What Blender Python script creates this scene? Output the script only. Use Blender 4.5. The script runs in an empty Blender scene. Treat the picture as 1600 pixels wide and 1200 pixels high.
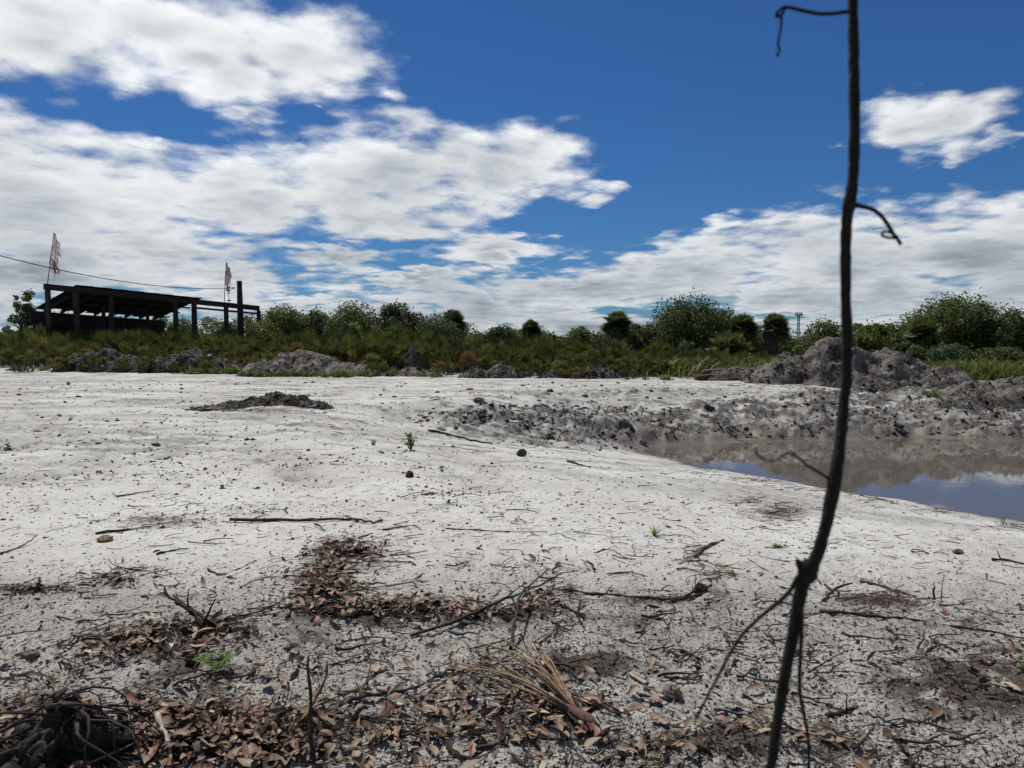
import bpy, math, random
import numpy as np
from mathutils import Vector

# ------------------------------------------------------------------ camera, light, sky
sc = bpy.context.scene
col = sc.collection
EYE = 1.6
F = 1164.0                                   # focal length in photo pixels (1600 wide)
PITCH = math.atan(70.0 / F)
cam_d = bpy.data.cameras.new('camera')
cam_d.sensor_width = 36.0
cam_d.lens = 36.0 * F / 1600.0
cam_d.clip_start = 0.05
cam_d.clip_end = 20000.0
cam_d.dof.use_dof = True
cam_d.dof.focus_distance = 12.0
cam_d.dof.aperture_fstop = 11.0
cam = bpy.data.objects.new('camera', cam_d)
cam.location = (0, 0, EYE)
cam.rotation_euler = (math.pi / 2 - PITCH, 0, 0)
col.objects.link(cam)
sc.camera = cam

SUN_EL, SUN_AZ = math.radians(60), math.radians(-28)
sun_dir = Vector((math.sin(SUN_AZ) * math.cos(SUN_EL), math.cos(SUN_AZ) * math.cos(SUN_EL), math.sin(SUN_EL)))
sun_d = bpy.data.lights.new('sun', 'SUN')
sun_d.energy = 4.8
sun_d.angle = math.radians(0.53)
sun_d.color = (1.0, 0.965, 0.90)
sun = bpy.data.objects.new('sun', sun_d)
sun.rotation_euler = (-sun_dir).to_track_quat('-Z', 'Y').to_euler()
sun.location = (-20, 40, 60)
col.objects.link(sun)

sc.view_settings.view_transform = 'Standard'
sc.view_settings.look = 'None'
sc.view_settings.exposure = 0.07
sc.view_settings.gamma = 1.0
sc.view_settings.use_curve_mapping = False
sc.cycles.max_bounces = 5
sc.cycles.diffuse_bounces = 3
sc.cycles.glossy_bounces = 3
sc.cycles.transmission_bounces = 3
sc.cycles.sample_clamp_indirect = 4.0
sc.cycles.use_denoising = True

# projection helpers (photo pixels <-> world)
FW = np.array([0, math.cos(PITCH), -math.sin(PITCH)])
UP = np.array([0, math.sin(PITCH), math.cos(PITCH)])


def ray(px, py):
    px = np.asarray(px, float); py = np.asarray(py, float)
    a = (px - 800) / F; b = (600 - py) / F
    d = np.stack([a, FW[1] + b * UP[1], FW[2] + b * UP[2]], -1)
    return d


def topx(x, y, z):
    zz = z - EYE
    dep = y * FW[1] + zz * FW[2]
    dep = np.maximum(dep, 1e-3)
    return 800 + F * x / dep, 600 - F * (y * UP[1] + zz * UP[2]) / dep


def at(px, py, D):
    """world point on the ray through a photo pixel at ground distance D (along +Y)"""
    d = ray(px, py)
    t = D / d[1]
    return np.array([d[0] * t, D, EYE + d[2] * t])


# ---- node helper
class NT:
    def __init__(s, tree): s.t = tree
    def n(s, typ, **kw):
        nd = s.t.nodes.new(typ)
        for k, v in kw.items(): setattr(nd, k, v)
        return nd
    def link(s, a, b): s.t.links.new(a, b)
    def put(s, sock, v):
        if v is None: return
        if hasattr(v, 'is_output'): s.link(v, sock)
        else: sock.default_value = v
    def m(s, op, a, b=None, c=None, clamp=False):
        nd = s.n('ShaderNodeMath', operation=op, use_clamp=clamp)
        s.put(nd.inputs[0], a)
        if b is not None: s.put(nd.inputs[1], b)
        if c is not None: s.put(nd.inputs[2], c)
        return nd.outputs[0]
    def v(s, op, a, b=None):
        nd = s.n('ShaderNodeVectorMath', operation=op)
        s.put(nd.inputs[0], a)
        if b is not None: s.put(nd.inputs[1], b)
        return nd.outputs[0] if op not in ('LENGTH', 'DOT_PRODUCT') else nd.outputs[1]
    def noise(s, vec, scale, detail=4, rough=0.5, dist=0.0, dim='3D', lac=2.0):
        nd = s.n('ShaderNodeTexNoise', noise_dimensions=dim)
        if vec is not None: s.link(vec, nd.inputs['Vector'])
        nd.inputs['Scale'].default_value = scale; nd.inputs['Detail'].default_value = detail
        nd.inputs['Roughness'].default_value = rough; nd.inputs['Distortion'].default_value = dist
        nd.inputs['Lacunarity'].default_value = lac
        return nd.outputs['Fac']
    def ss(s, x, lo, hi, a=0.0, b=1.0):
        nd = s.n('ShaderNodeMapRange', interpolation_type='SMOOTHSTEP')
        s.put(nd.inputs['Value'], x)
        nd.inputs['From Min'].default_value = lo; nd.inputs['From Max'].default_value = hi
        nd.inputs['To Min'].default_value = a; nd.inputs['To Max'].default_value = b
        return nd.outputs[0]
    def mix(s, f, a, b, blend='MIX'):
        nd = s.n('ShaderNodeMix', data_type='RGBA', blend_type=blend)
        s.put(nd.inputs[0], f); s.put(nd.inputs[6], a); s.put(nd.inputs[7], b)
        return nd.outputs[2]
    def ramp(s, f, stops):
        nd = s.n('ShaderNodeValToRGB')
        s.put(nd.inputs[0], f)
        e = nd.color_ramp.elements
        while len(e) < len(stops): e.new(0.5)
        for i, (p, c) in enumerate(stops):
            e[i].position = p; e[i].color = (*c, 1)
        return nd.outputs[0]
    def attr(s, name):
        return s.n('ShaderNodeAttribute', attribute_name=name)


def C(r, g=None, b=None):
    if g is None: return (r, r, r, 1)
    return (r, g, b, 1)


# ---- world: clear blue sky with fair-weather cumulus
world = bpy.data.worlds.new('World')
sc.world = world
world.use_nodes = True
wt = world.node_tree
wt.nodes.clear()
W = NT(wt)
sky = W.n('ShaderNodeTexSky', sky_type='NISHITA', sun_disc=False)
sky.sun_elevation = SUN_EL
sky.sun_rotation = SUN_AZ % (2 * math.pi)
sky.altitude = 0
sky.air_density = 1.0
sky.dust_density = 0.15
sky.ozone_density = 2.0
tc = W.n('ShaderNodeTexCoord')
dvec = tc.outputs['Generated']
sep = W.n('ShaderNodeSeparateXYZ'); W.link(dvec, sep.inputs[0])
sx, sy, sz = sep.outputs
az = W.m('ARCTAN2', sx, sy)
el = W.m('ARCSINE', sz)
zc = W.m('ADD', W.m('MAXIMUM', sz, 0.0), 0.14)
cmb = W.n('ShaderNodeCombineXYZ')
W.link(W.m('DIVIDE', sx, zc), cmb.inputs[0]); W.link(W.m('DIVIDE', sy, zc), cmb.inputs[1])
plane = cmb.outputs[0]
ae = W.n('ShaderNodeCombineXYZ'); W.link(az, ae.inputs[0]); W.link(el, ae.inputs[1])
wn = W.n('ShaderNodeTexNoise', noise_dimensions='2D'); W.link(plane, wn.inputs['Vector'])
wn.inputs['Scale'].default_value = 5.0; wn.inputs['Detail'].default_value = 3
wof = W.n('ShaderNodeVectorMath', operation='MULTIPLY_ADD')
W.link(wn.outputs['Color'], wof.inputs[0]); wof.inputs[1].default_value = (0.085, 0.05, 0); wof.inputs[2].default_value = (-0.0425, -0.025, 0)
aev = W.v('ADD', ae.outputs[0], wof.outputs[0])


def azel(px, py):
    d = ray(px, py); d = d / np.linalg.norm(d)
    return math.atan2(d[0], d[1]), math.asin(d[2])


# cumulus in the view, plus one added unseen past the right edge: centre x, y, half width, half height, tilt (deg)
CLOUDS = [
    (250, 40, 330, 95, 0), (60, 20, 220, 120, 0), (470, 75, 125, 85, 0), (330, 105, 150, 60, 0), (200, 115, 60, 45, 0),
    (60, 340, 420, 130, -10), (200, 300, 300, 90, -18), (40, 300, 330, 135, -14), (380, 300, 160, 60, 0), (200, 385, 260, 50, 0), (60, 440, 300, 70, 0), (1350, 430, 330, 90, 0), (1150, 440, 300, 60, 0), (480, 478, 260, 30, 0), (800, 478, 260, 30, 0), (250, 340, 230, 80, -8), (330, 330, 200, 70, 0),
    (640, 262, 260, 78, 0), (560, 290, 190, 95, 0), (770, 270, 135, 70, 8), (850, 295, 85, 42, 10),
    (590, 350, 120, 36, 0), (690, 345, 60, 22, 0),
    (100, 400, 330, 60, -6), (300, 428, 250, 38, -4), (530, 402, 95, 20, 0), (785, 392, 95, 24, 0), (640, 430, 95, 14, 0),
    (260, 220, 85, 26, 0), (385, 180, 85, 34, 0), (592, 147, 32, 19, 0), (40, 138, 34, 14, 0), (505, 172, 26, 10, 0),
    (960, 390, 85, 17, 0), (900, 405, 90, 28, 0), (1130, 350, 60, 20, 20), (1060, 410, 190, 45, 8), (1270, 390, 260, 72, 4), (1500, 400, 260, 78, 0),
    (1290, 470, 420, 80, 0), (900, 455, 300, 30, 0),
    (1800, 235, 120, 100, 0), (1450, 188, 110, 54, -4), (1560, 210, 66, 40, 0), (1500, 238, 80, 30, 0), (1300, 225, 70, 16, 0), (935, 300, 40, 22, 0),  # first one is out of view, added to whiten the pond's reflection
]
E = None
for (cx, cy, rx, ry, tilt) in CLOUDS:
    a0, e0 = azel(cx, cy)
    if rx <= 60: rx *= 1.5; ry *= 1.5
    a1, _ = azel(cx + rx, cy); a2, _ = azel(cx - rx, cy)
    _, e1 = azel(cx, cy - ry); _, e2 = azel(cx, cy + ry)
    mp = W.n('ShaderNodeMapping', vector_type='TEXTURE')
    mp.inputs['Location'].default_value = (a0, e0, 0)
    mp.inputs['Rotation'].default_value = (0, 0, math.radians(tilt))
    mp.inputs['Scale'].default_value = (max(abs(a1 - a2) / 2, 1e-3), max(abs(e1 - e2) / 2, 1e-3), 1)
    W.link(aev, mp.inputs['Vector'])
    e_i = W.m('SUBTRACT', 1.0 if rx > 90 else (0.5 if ry > 27 else 0.2), W.v('LENGTH', mp.outputs[0]))
    E = e_i if E is None else W.m('SMOOTH_MAX', E, e_i, 0.25)
# low bank of cloud along the whole horizon
Eh = W.m('MULTIPLY', W.m('SUBTRACT', 0.070, el), 12.0)
Eh = W.m('ADD', Eh, W.m('MULTIPLY', W.m('SUBTRACT', W.noise(plane, 0.45, 2, 0.5, 0.0, '2D'), 0.5), 2.5))
E = W.m('MAXIMUM', E, Eh)
# the same kind of cover outside the view
cover = W.m('MULTIPLY', W.m('SUBTRACT', W.noise(plane, 0.75, 3, 0.5, 0.0, '2D'), 0.53), 5.0)
inview = W.m('MULTIPLY', W.ss(W.m('ABSOLUTE', az), 0.62, 0.80, 1, 0), W.ss(el, 0.42, 0.55, 1, 0))
Em = W.n('ShaderNodeMix', data_type='FLOAT')
W.put(Em.inputs[0], inview); W.put(Em.inputs[2], W.m('MAXIMUM', cover, Eh)); W.put(Em.inputs[3], E)
E = W.m('MINIMUM', W.m('MAXIMUM', Em.outputs[0], -1.2), 0.95)
n1 = W.noise(plane, 2.6, 8, 0.56, 0.0, '2D')
up_off = W.n('ShaderNodeVectorMath', operation='MULTIPLY_ADD')
W.link(plane, up_off.inputs[0]); up_off.inputs[1].default_value = (0.965, 0.965, 1); up_off.inputs[2].default_value = (-0.02, 0, 0)
n2 = W.noise(up_off.outputs[0], 2.6, 5, 0.5, 0.0, '2D')
nf = W.noise(plane, 11.0, 5, 0.62, 0.0, '2D')
vor = W.n('ShaderNodeTexVoronoi', voronoi_dimensions='2D', feature='SMOOTH_F1')
vor.inputs['Scale'].default_value = 7.5; vor.inputs['Smoothness'].default_value = 0.6; vor.inputs['Detail'].default_value = 0.0; vor.inputs['Roughness'].default_value = 0.5
W.link(plane, vor.inputs['Vector'])
puff = W.m('SUBTRACT', 0.52, vor.outputs['Distance'])
amp = W.ss(E, -0.55, 0.15, 0.5, 1.0)
nz_ = W.m('ADD', W.m('MULTIPLY', W.m('SUBTRACT', n1, 0.5), 1.7), W.m('MULTIPLY', W.m('SUBTRACT', nf, 0.5), 0.45))
nz_ = W.m('ADD', nz_, W.m('MULTIPLY', puff, 0.42))
dens = W.m('ADD', E, W.m('MULTIPLY', nz_, amp))
band = W.m('MULTIPLY', W.m('SUBTRACT', W.noise(plane, 1.2, 4, 0.55, 0.0, '2D'), 0.52), W.ss(el, 0.06, 0.22, 2.2, 0.0))
dens = W.m('ADD', dens, band)
alpha = W.ss(dens, -0.14, 0.62)
# thick middles are greyer, rims and sunward flanks brighter
thick = W.ss(dens, 0.45, 1.45)
relief = W.m('ADD', W.m('SUBTRACT', n1, n2), W.m('MULTIPLY', puff, 0.22))
lum = W.m('ADD', W.m('SUBTRACT', 0.82, W.m('MULTIPLY', thick, 0.33)), W.m('MULTIPLY', relief, W.ss(el, 0.05, 0.3, 0.4, 0.8)))
low = W.noise(plane, 0.9, 3, 0.5, 0.0, '2D')
lum = W.m('ADD', lum, W.m('MULTIPLY', W.m('SUBTRACT', low, 0.5), -0.6))
lum = W.m('MULTIPLY', lum, W.ss(el, 0.0, 0.33, 0.72, 1.0))
lum = W.m('MINIMUM', W.m('MAXIMUM', lum, 0.25), 0.92)
ccol = W.mix(W.ss(lum, 0.3, 0.75), C(0.80, 0.94, 1.06), C(0.96, 0.99, 1.02))
cc = W.n('ShaderNodeVectorMath', operation='SCALE')
W.link(ccol, cc.inputs[0]); W.link(lum, cc.inputs['Scale'])
sks = W.n('ShaderNodeVectorMath', operation='SCALE'); W.link(sky.outputs[0], sks.inputs[0]); sks.inputs['Scale'].default_value = 0.075
sk2 = W.n('ShaderNodeVectorMath', operation='MULTIPLY'); W.link(sks.outputs[0], sk2.inputs[0]); sk2.inputs[1].default_value = (2.1, 4.4, 7.5)
bg1 = W.n('ShaderNodeBackground'); W.link(sk2.outputs[0], bg1.inputs[0]); bg1.inputs[1].default_value = 0.1
bg2 = W.n('ShaderNodeBackground'); W.link(cc.outputs[0], bg2.inputs[0]); bg2.inputs[1].default_value = 1.0
mx = W.n('ShaderNodeMixShader'); W.link(alpha, mx.inputs[0]); W.link(bg1.outputs[0], mx.inputs[1]); W.link(bg2.outputs[0], mx.inputs[2])
wo = W.n('ShaderNodeOutputWorld'); W.link(mx.outputs[0], wo.inputs[0])
world.cycles.sampling_method = 'MANUAL'
world.cycles.sample_map_resolution = 512

# ------------------------------------------------------------------ helpers
R = np.random.default_rng(7)


def _hash(ix, iy, seed):
    h = (ix.astype(np.int64) * 374761393 + iy.astype(np.int64) * 668265263 + seed * 1442695041) & 0xFFFFFFFF
    h = ((h ^ (h >> 13)) * 1274126177) & 0xFFFFFFFF
    h = ((h ^ (h >> 16)) * 2246822519) & 0xFFFFFFFF
    return (h ^ (h >> 15)) & 0xFFFFFFFF


def gnoise(x, y, seed=0):
    x = np.asarray(x, float); y = np.asarray(y, float)
    ix = np.floor(x); iy = np.floor(y); fx = x - ix; fy = y - iy
    u = fx * fx * fx * (fx * (fx * 6 - 15) + 10); v = fy * fy * fy * (fy * (fy * 6 - 15) + 10)
    r = []
    for dy in (0, 1):
        for dx in (0, 1):
            a = _hash(ix + dx, iy + dy, seed).astype(float) * (2 * math.pi / 4294967296.0)
            r.append(np.cos(a) * (fx - dx) + np.sin(a) * (fy - dy))
    a = r[0] + u * (r[1] - r[0]); b = r[2] + u * (r[3] - r[2])
    return (a + v * (b - a)) * 1.5


def fbm(x, y, seed=0, oct=4, gain=0.5):
    s = 0; a = 1; f = 1.0
    for i in range(oct):
        s = s + a * gnoise(x * f + i * 17.3, y * f - i * 9.1, seed + i); a *= gain; f *= 2.03
    return s


def billow(x, y, seed=0, oct=4, gain=0.55):
    s = 0; a = 1; f = 1.0
    for i in range(oct):
        s = s + a * np.abs(gnoise(x * f + i * 5.3, y * f + i * 3.1, seed + i)); a *= gain; f *= 2.1
    return s


def ridged(x, y, seed=0, oct=4):
    s = 0; a = 1; f = 1.0
    for i in range(oct):
        s = s + a * (1 - 2 * np.abs(gnoise(x * f + i * 5.3, y * f + i * 3.1, seed + i))); a *= 0.52; f *= 2.1
    return s


def sstep(lo, hi, x):
    t = np.clip((x - lo) / (hi - lo), 0, 1)
    return t * t * (3 - 2 * t)


def poly_sd(x, y, P):
    """signed distance to polygon, negative inside"""
    P = np.asarray(P, float)
    x = np.asarray(x, float); y = np.asarray(y, float)
    d = np.full(x.shape, 1e18); inside = np.zeros(x.shape, bool)
    n = len(P)
    for i in range(n):
        ax, ay = P[i]; bx, by = P[(i + 1) % n]
        ex, ey = bx - ax, by - ay
        t = np.clip(((x - ax) * ex + (y - ay) * ey) / (ex * ex + ey * ey), 0, 1)
        d = np.minimum(d, (x - ax - t * ex) ** 2 + (y - ay - t * ey) ** 2)
        c = ((ay > y) != (by > y))
        with np.errstate(divide='ignore', invalid='ignore'):
            xi = ax + (y - ay) / (by - ay if by != ay else 1e-9) * ex
        inside ^= c & (x < xi)
    d = np.sqrt(d)
    return np.where(inside, -d, d)


def mesh(name, V, faces, mats=None, parent=None, smooth=False, attrs=None, matidx=None, link=True):
    """faces: list of int arrays (n,k)"""
    V = np.asarray(V, np.float32)
    if isinstance(faces, np.ndarray): faces = [faces]
    faces = [np.asarray(f, np.int32) for f in faces if len(f)]
    me = bpy.data.meshes.new(name)
    me.vertices.add(len(V)); me.vertices.foreach_set('co', V.ravel())
    tot = sum(f.size for f in faces); npoly = sum(len(f) for f in faces)
    me.loops.add(tot); me.loops.foreach_set('vertex_index', np.concatenate([f.ravel() for f in faces]))
    me.polygons.add(npoly)
    sizes = np.concatenate([np.full(len(f), f.shape[1], np.int32) for f in faces])
    starts = np.concatenate([[0], np.cumsum(sizes)[:-1]]).astype(np.int32)
    me.polygons.foreach_set('loop_start', starts)
    if matidx is not None: me.polygons.foreach_set('material_index', np.asarray(matidx, np.int32))
    me.update(calc_edges=True)
    me.polygons.foreach_set('use_smooth', np.full(npoly, bool(smooth)))
    if attrs:
        for k, a in attrs.items():
            at_ = me.attributes.new(k, 'FLOAT', 'POINT'); at_.data.foreach_set('value', np.asarray(a, np.float32))
    for m_ in (mats if isinstance(mats, (list, tuple)) else [mats]):
        if m_ is not None: me.materials.append(m_)
    if not link: return me
    o = bpy.data.objects.new(name, me)
    col.objects.link(o)
    if parent is not None: o.parent = parent
    return o


def tag(o, label=None, cat=None, group=None, kind=None):
    if label: o['label'] = label
    if cat: o['category'] = cat
    if group: o['group'] = group
    if kind: o['kind'] = kind
    return o


def empty(name, loc, rz=0.0):
    o = bpy.data.objects.new(name, None)
    o.location = loc; o.rotation_euler = (0, 0, rz)
    o.empty_display_size = 0.1
    col.objects.link(o)
    return o


class MB:
    def __init__(s): s.V = []; s.Q = []; s.T = []; s.n = 0; s.A = []
    def add(s, V, Q=None, T=None, a=None):
        V = np.asarray(V, float).reshape(-1, 3)
        if Q is not None and len(Q): s.Q.append(np.asarray(Q, int) + s.n)
        if T is not None and len(T): s.T.append(np.asarray(T, int) + s.n)
        s.V.append(V); s.n += len(V)
        if a is not None: s.A.append(np.full(len(V), a))
    def tube(s, pts, rad, sides=6, cap=True, jit=0.0, rng=None):
        pts = np.asarray(pts, float); n = len(pts)
        rad = np.broadcast_to(np.asarray(rad, float), (n,))
        tg = np.gradient(pts, axis=0); tg /= np.linalg.norm(tg, axis=1)[:, None] + 1e-12
        ref = np.array([0, 0, 1.0]) if abs(tg[:, 2]).mean() < 0.8 else np.array([1.0, 0, 0])
        a = np.cross(tg, ref); a /= np.linalg.norm(a, axis=1)[:, None] + 1e-12
        b = np.cross(tg, a)
        th = np.arange(sides) * 2 * math.pi / sides
        rr = rad[:, None] * (1 + (jit * (rng or R).standard_normal((n, sides)) if jit else 0))
        V = pts[:, None, :] + rr[..., None] * (np.cos(th)[None, :, None] * a[:, None, :] + np.sin(th)[None, :, None] * b[:, None, :])
        i = np.arange(n - 1)[:, None] * sides; j = np.arange(sides)[None, :]; k = (j + 1) % sides
        Q = np.stack([i + j, i + k, i + sides + k, i + sides + j], -1).reshape(-1, 4)
        V = V.reshape(-1, 3); T = []
        if cap:
            V = np.vstack([V, pts[0], pts[-1]]); c0 = n * sides; c1 = c0 + 1
            jj = np.arange(sides); kk = (jj + 1) % sides
            T = np.vstack([np.stack([np.full(sides, c0), kk, jj], -1), np.stack([np.full(sides, c1), (n - 1) * sides + jj, (n - 1) * sides + kk], -1)])
        s.add(V, Q, T)
    def box(s, p0, p1, w, h, up=(0, 0, 1)):
        """beam from p0 to p1, width w (sideways), height h (along up)"""
        p0 = np.asarray(p0, float); p1 = np.asarray(p1, float)
        d = p1 - p0; d /= np.linalg.norm(d); u = np.asarray(up, float)
        sd = np.cross(d, u); sd /= np.linalg.norm(sd); u = np.cross(sd, d)
        V = []
        for p in (p0, p1):
            for a, b in ((-1, -1), (1, -1), (1, 1), (-1, 1)): V.append(p + sd * a * w / 2 + u * b * h / 2)
        s.add(V, [[0, 1, 2, 3], [7, 6, 5, 4], [0, 4, 5, 1], [1, 5, 6, 2], [2, 6, 7, 3], [3, 7, 4, 0]])
    def build(s, name, mat, parent=None, smooth=False, link=True, **kw):
        f = []
        if s.Q: f.append(np.vstack(s.Q))
        if s.T: f.append(np.vstack(s.T))
        if s.A: kw['attrs'] = {'tint': np.concatenate(s.A)}
        return mesh(name, np.vstack(s.V), f, mat, parent, smooth, link=link, **kw)


def new_mat(name):
    m = bpy.data.materials.new(name); m.use_nodes = True
    t = m.node_tree; t.nodes.clear()
    n = NT(t)
    b = n.n('ShaderNodeBsdfPrincipled'); o = n.n('ShaderNodeOutputMaterial'); n.link(b.outputs[0], o.inputs[0])
    b.inputs['Specular IOR Level'].default_value = 0.25
    return m, n, b, o


def island_mat(name, stops, rough=0.8, use_obj=0.0, noise_scale=None, transl=0.0, spec=0.25):
    """colour varies from piece to piece (leaf to leaf, clod to clod)"""
    m, n, b, o = new_mat(name)
    g = n.n('ShaderNodeNewGeometry')
    f = g.outputs['Random Per Island']
    if use_obj:
        oi = n.n('ShaderNodeObjectInfo')
        f = n.m('FRACT', n.m('ADD', n.m('MULTIPLY', f, 1 - use_obj), n.m('MULTIPLY', oi.outputs['Random'], use_obj)))
    c = n.ramp(f, stops)
    if noise_scale:
        t = n.n('ShaderNodeTexCoord')
        nz = n.noise(t.outputs['Object'], noise_scale, 4, 0.6)
        c = n.mix(n.ss(nz, 0.35, 0.7, 0.0, 0.55), c, C(0.03, 0.025, 0.02))
    n.link(c, b.inputs['Base Color'])
    b.inputs['Roughness'].default_value = rough
    b.inputs['Specular IOR Level'].default_value = spec
    if transl:
        tr = n.n('ShaderNodeBsdfTranslucent'); n.link(c, tr.inputs[0])
        ms = n.n('ShaderNodeMixShader'); ms.inputs[0].default_value = transl
        n.link(b.outputs[0], ms.inputs[1]); n.link(tr.outputs[0], ms.inputs[2]); n.link(ms.outputs[0], o.inputs[0])
    return m


def bark_mat(name, c1, c2, scale=30, rough=0.9, stretch=(1, 1, 1), bump=0.4):
    m, n, b, o = new_mat(name)
    t = n.n('ShaderNodeTexCoord'); mp = n.n('ShaderNodeMapping'); mp.inputs['Scale'].default_value = stretch
    n.link(t.outputs['Object'], mp.inputs[0])
    nz = n.noise(mp.outputs[0], scale, 5, 0.65)
    oi = n.n('ShaderNodeObjectInfo')
    c = n.mix(n.ss(nz, 0.3, 0.7), c1, c2)
    c = n.mix(n.m('MULTIPLY', oi.outputs['Random'], 0.5), c, c1)
    n.link(c, b.inputs['Base Color']); b.inputs['Roughness'].default_value = rough
    bp = n.n('ShaderNodeBump'); bp.inputs['Strength'].default_value = bump; bp.inputs['Distance'].default_value = 0.01
    n.link(nz, bp.inputs['Height']); n.link(bp.outputs[0], b.inputs['Normal'])
    return m


# ------------------------------------------------------------------ terrain
ZW = -1.3
POND = [(3.3, 19.3), (4.4, 16.6), (6.2, 14.4), (7.25, 13.0), (8.05, 11.7), (10, 9.6), (14, 7.5), (22, 7.5), (30, 12), (30, 20), (24, 21.6),
        (18, 21.6), (14.5, 21.2), (12.1, 22.0), (10, 21.2), (6.9, 21.1), (5.6, 20.6), (4.2, 20.3)]


def base_h(x, y):
    x = np.asarray(x, float); y = np.asarray(y, float)
    sd = poly_sd(x, y, POND) + 0.22 * gnoise(x * 0.9, y * 0.9, 5) + 0.1 * gnoise(x * 2.7, y * 2.7, 6)
    far = sstep(17.5, 20.5, y)
    wid = 9.0 + (4.6 - 9.0) * far
    ex = 1.15 + 0.25 * far
    t = np.clip(sd / wid, 0, 1)
    z = ZW + 1.3 * (1 - (1 - t) ** ex)
    z = np.where(sd < 0, ZW + np.maximum(sd, -3) * 0.3, z)
    dist = np.hypot(x, y)
    z = z + 0.022 * fbm(x * 0.22, y * 0.22, 11, 3) * sstep(3, 9, dist) * sstep(-1, 1, sd)
    return z, sd


def march(px, py, hf):
    px = np.atleast_1d(np.asarray(px, float)); py = np.atleast_1d(np.asarray(py, float))
    d = ray(px, py)
    ts = np.geomspace(1.2, 160, 420)
    t = np.full(len(px), 160.0); done = np.zeros(len(px), bool); prev = np.full(len(px), 1.0)
    for tt in ts:
        q = d * tt
        z = EYE + q[:, 2]
        hit = (~done) & (z < hf(q[:, 0], q[:, 1]))
        t[hit] = tt; done |= hit
        prev[~done] = tt
    lo, hi = prev.copy(), t.copy()
    for _ in range(14):
        mid = (lo + hi) / 2; q = d * mid[:, None]
        below = (EYE + q[:, 2]) < hf(q[:, 0], q[:, 1])
        hi = np.where(below, mid, hi); lo = np.where(below, lo, mid)
    q = d * hi[:, None]
    q[:, 2] += EYE
    return q, done


def bh(x, y): return base_h(x, y)[0]


def seg_dist(x, y, P):
    d = np.full(x.shape, 1e9)
    for i in range(len(P) - 1):
        ax, ay = P[i]; bx, by = P[i + 1]; ex, ey = bx - ax, by - ay
        t = np.clip(((x - ax) * ex + (y - ay) * ey) / (ex * ex + ey * ey), 0, 1)
        d = np.minimum(d, np.hypot(x - ax - t * ex, y - ay - t * ey))
    return d


# the churned cut bank along the pit
_rp = [(648, 655), (700, 641), (780, 640), (870, 642), (960, 640), (1060, 636), (1150, 620), (1260, 610), (1480, 600), (1640, 600), (1700, 690), (1600, 692), (1440, 686), (1350, 692), (1250, 692), (1170, 690), (1090, 690), (1010, 690), (985, 703), (930, 702), (860, 698), (770, 690), (700, 674)]
ROUGH = march([p[0] for p in _rp], [p[1] for p in _rp], bh)[0][:, :2]
RIDGE = march([655, 760, 870, 985], [655, 664, 676, 690], bh)[0][:, :2]
# small shaped patches of churned sand on the flat: px, py, rx, ry, weight
PATCH = [(860, 618, 170, 9, .5), (700, 622, 60, 5, .7), (1000, 612, 120, 6, .6), (760, 640, 90, 6, .6), (920, 632, 120, 9, .7), (420, 596, 130, 4, .5),
         (120, 688, 150, 16, .35), (230, 700, 130, 10, .35), (150, 668, 110, 7, .3), (60, 610, 140, 5, .3), (430, 720, 60, 18, .4), (480, 745, 50, 8, .5), (250, 625, 110, 6, .25)]
# humus and litter stains: px, py, rx, ry, weight
HUMUS = [(540, 868, 60, 26, .9), (505, 915, 45, 40, 1.), (570, 960, 130, 22, 1.), (760, 965, 110, 18, .8), (700, 940, 60, 14, .5), (230, 1010, 110, 30, .7), (330, 985, 90, 26, .6), (300, 1060, 90, 50, .7),
         (70, 1150, 90, 60, 1.), (320, 1160, 140, 50, .8), (480, 1000, 60, 30, .5), (520, 1130, 90, 50, .45), (1540, 1070, 150, 52, 1.2), (1190, 1165, 170, 36, 1.0), (910, 1040, 80, 26, 1.), (850, 1130, 90, 40, .6),
         (780, 1060, 80, 35, .55), (1000, 975, 60, 30, .4), (1100, 935, 60, 22, .5), (1010, 940, 110, 10, .5), (1350, 940, 70, 14, .5), (1460, 975, 120, 10, .5), (170, 910, 50, 12, .6), (50, 925, 80, 9, .7),
         (250, 815, 110, 12, .45), (390, 800, 60, 12, .35), (430, 640, 80, 10, .4), (1210, 802, 60, 16, .5), (940, 965, 90, 12, .4), (1430, 740, 30, 5, .2), (1000, 860, 60, 10, .3), (860, 890, 80, 16, .35), (720, 880, 30, 14, .4)]


def ell_sum(px, py, L):
    s = np.zeros_like(px)
    for (cx, cy, rx, ry, w) in L:
        s = np.maximum(s, w * np.exp(-((px - cx) / rx) ** 2 - ((py - cy) / ry) ** 2))
    return s


# tyre tracks: polylines in photo pixels, strength
TRACKS = [[(-60, 712), (80, 690), (250, 676), (420, 668)], [(-60, 700), (90, 680), (260, 667), (420, 660)], [(360, 690), (430, 715), (490, 755)], [(560, 668), (520, 655), (440, 648)],
          [(-40, 640), (150, 628), (300, 622), (520, 618)], [(300, 612), (560, 606), (800, 600)], [(620, 606), (760, 612), (900, 618), (1020, 640)], [(-60, 760), (150, 728), (330, 700), (520, 680), (640, 640)], [(-60, 742), (150, 712), (330, 686), (520, 668), (630, 632)], [(200, 640), (420, 655), (600, 700), (760, 760)], [(230, 632), (450, 646), (640, 688), (800, 745)], [(700, 600), (840, 608), (980, 622), (1060, 640)]]
TRACKW = [march([p[0] for p in t], [p[1] for p in t], bh)[0][:, :2] for t in TRACKS]


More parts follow.
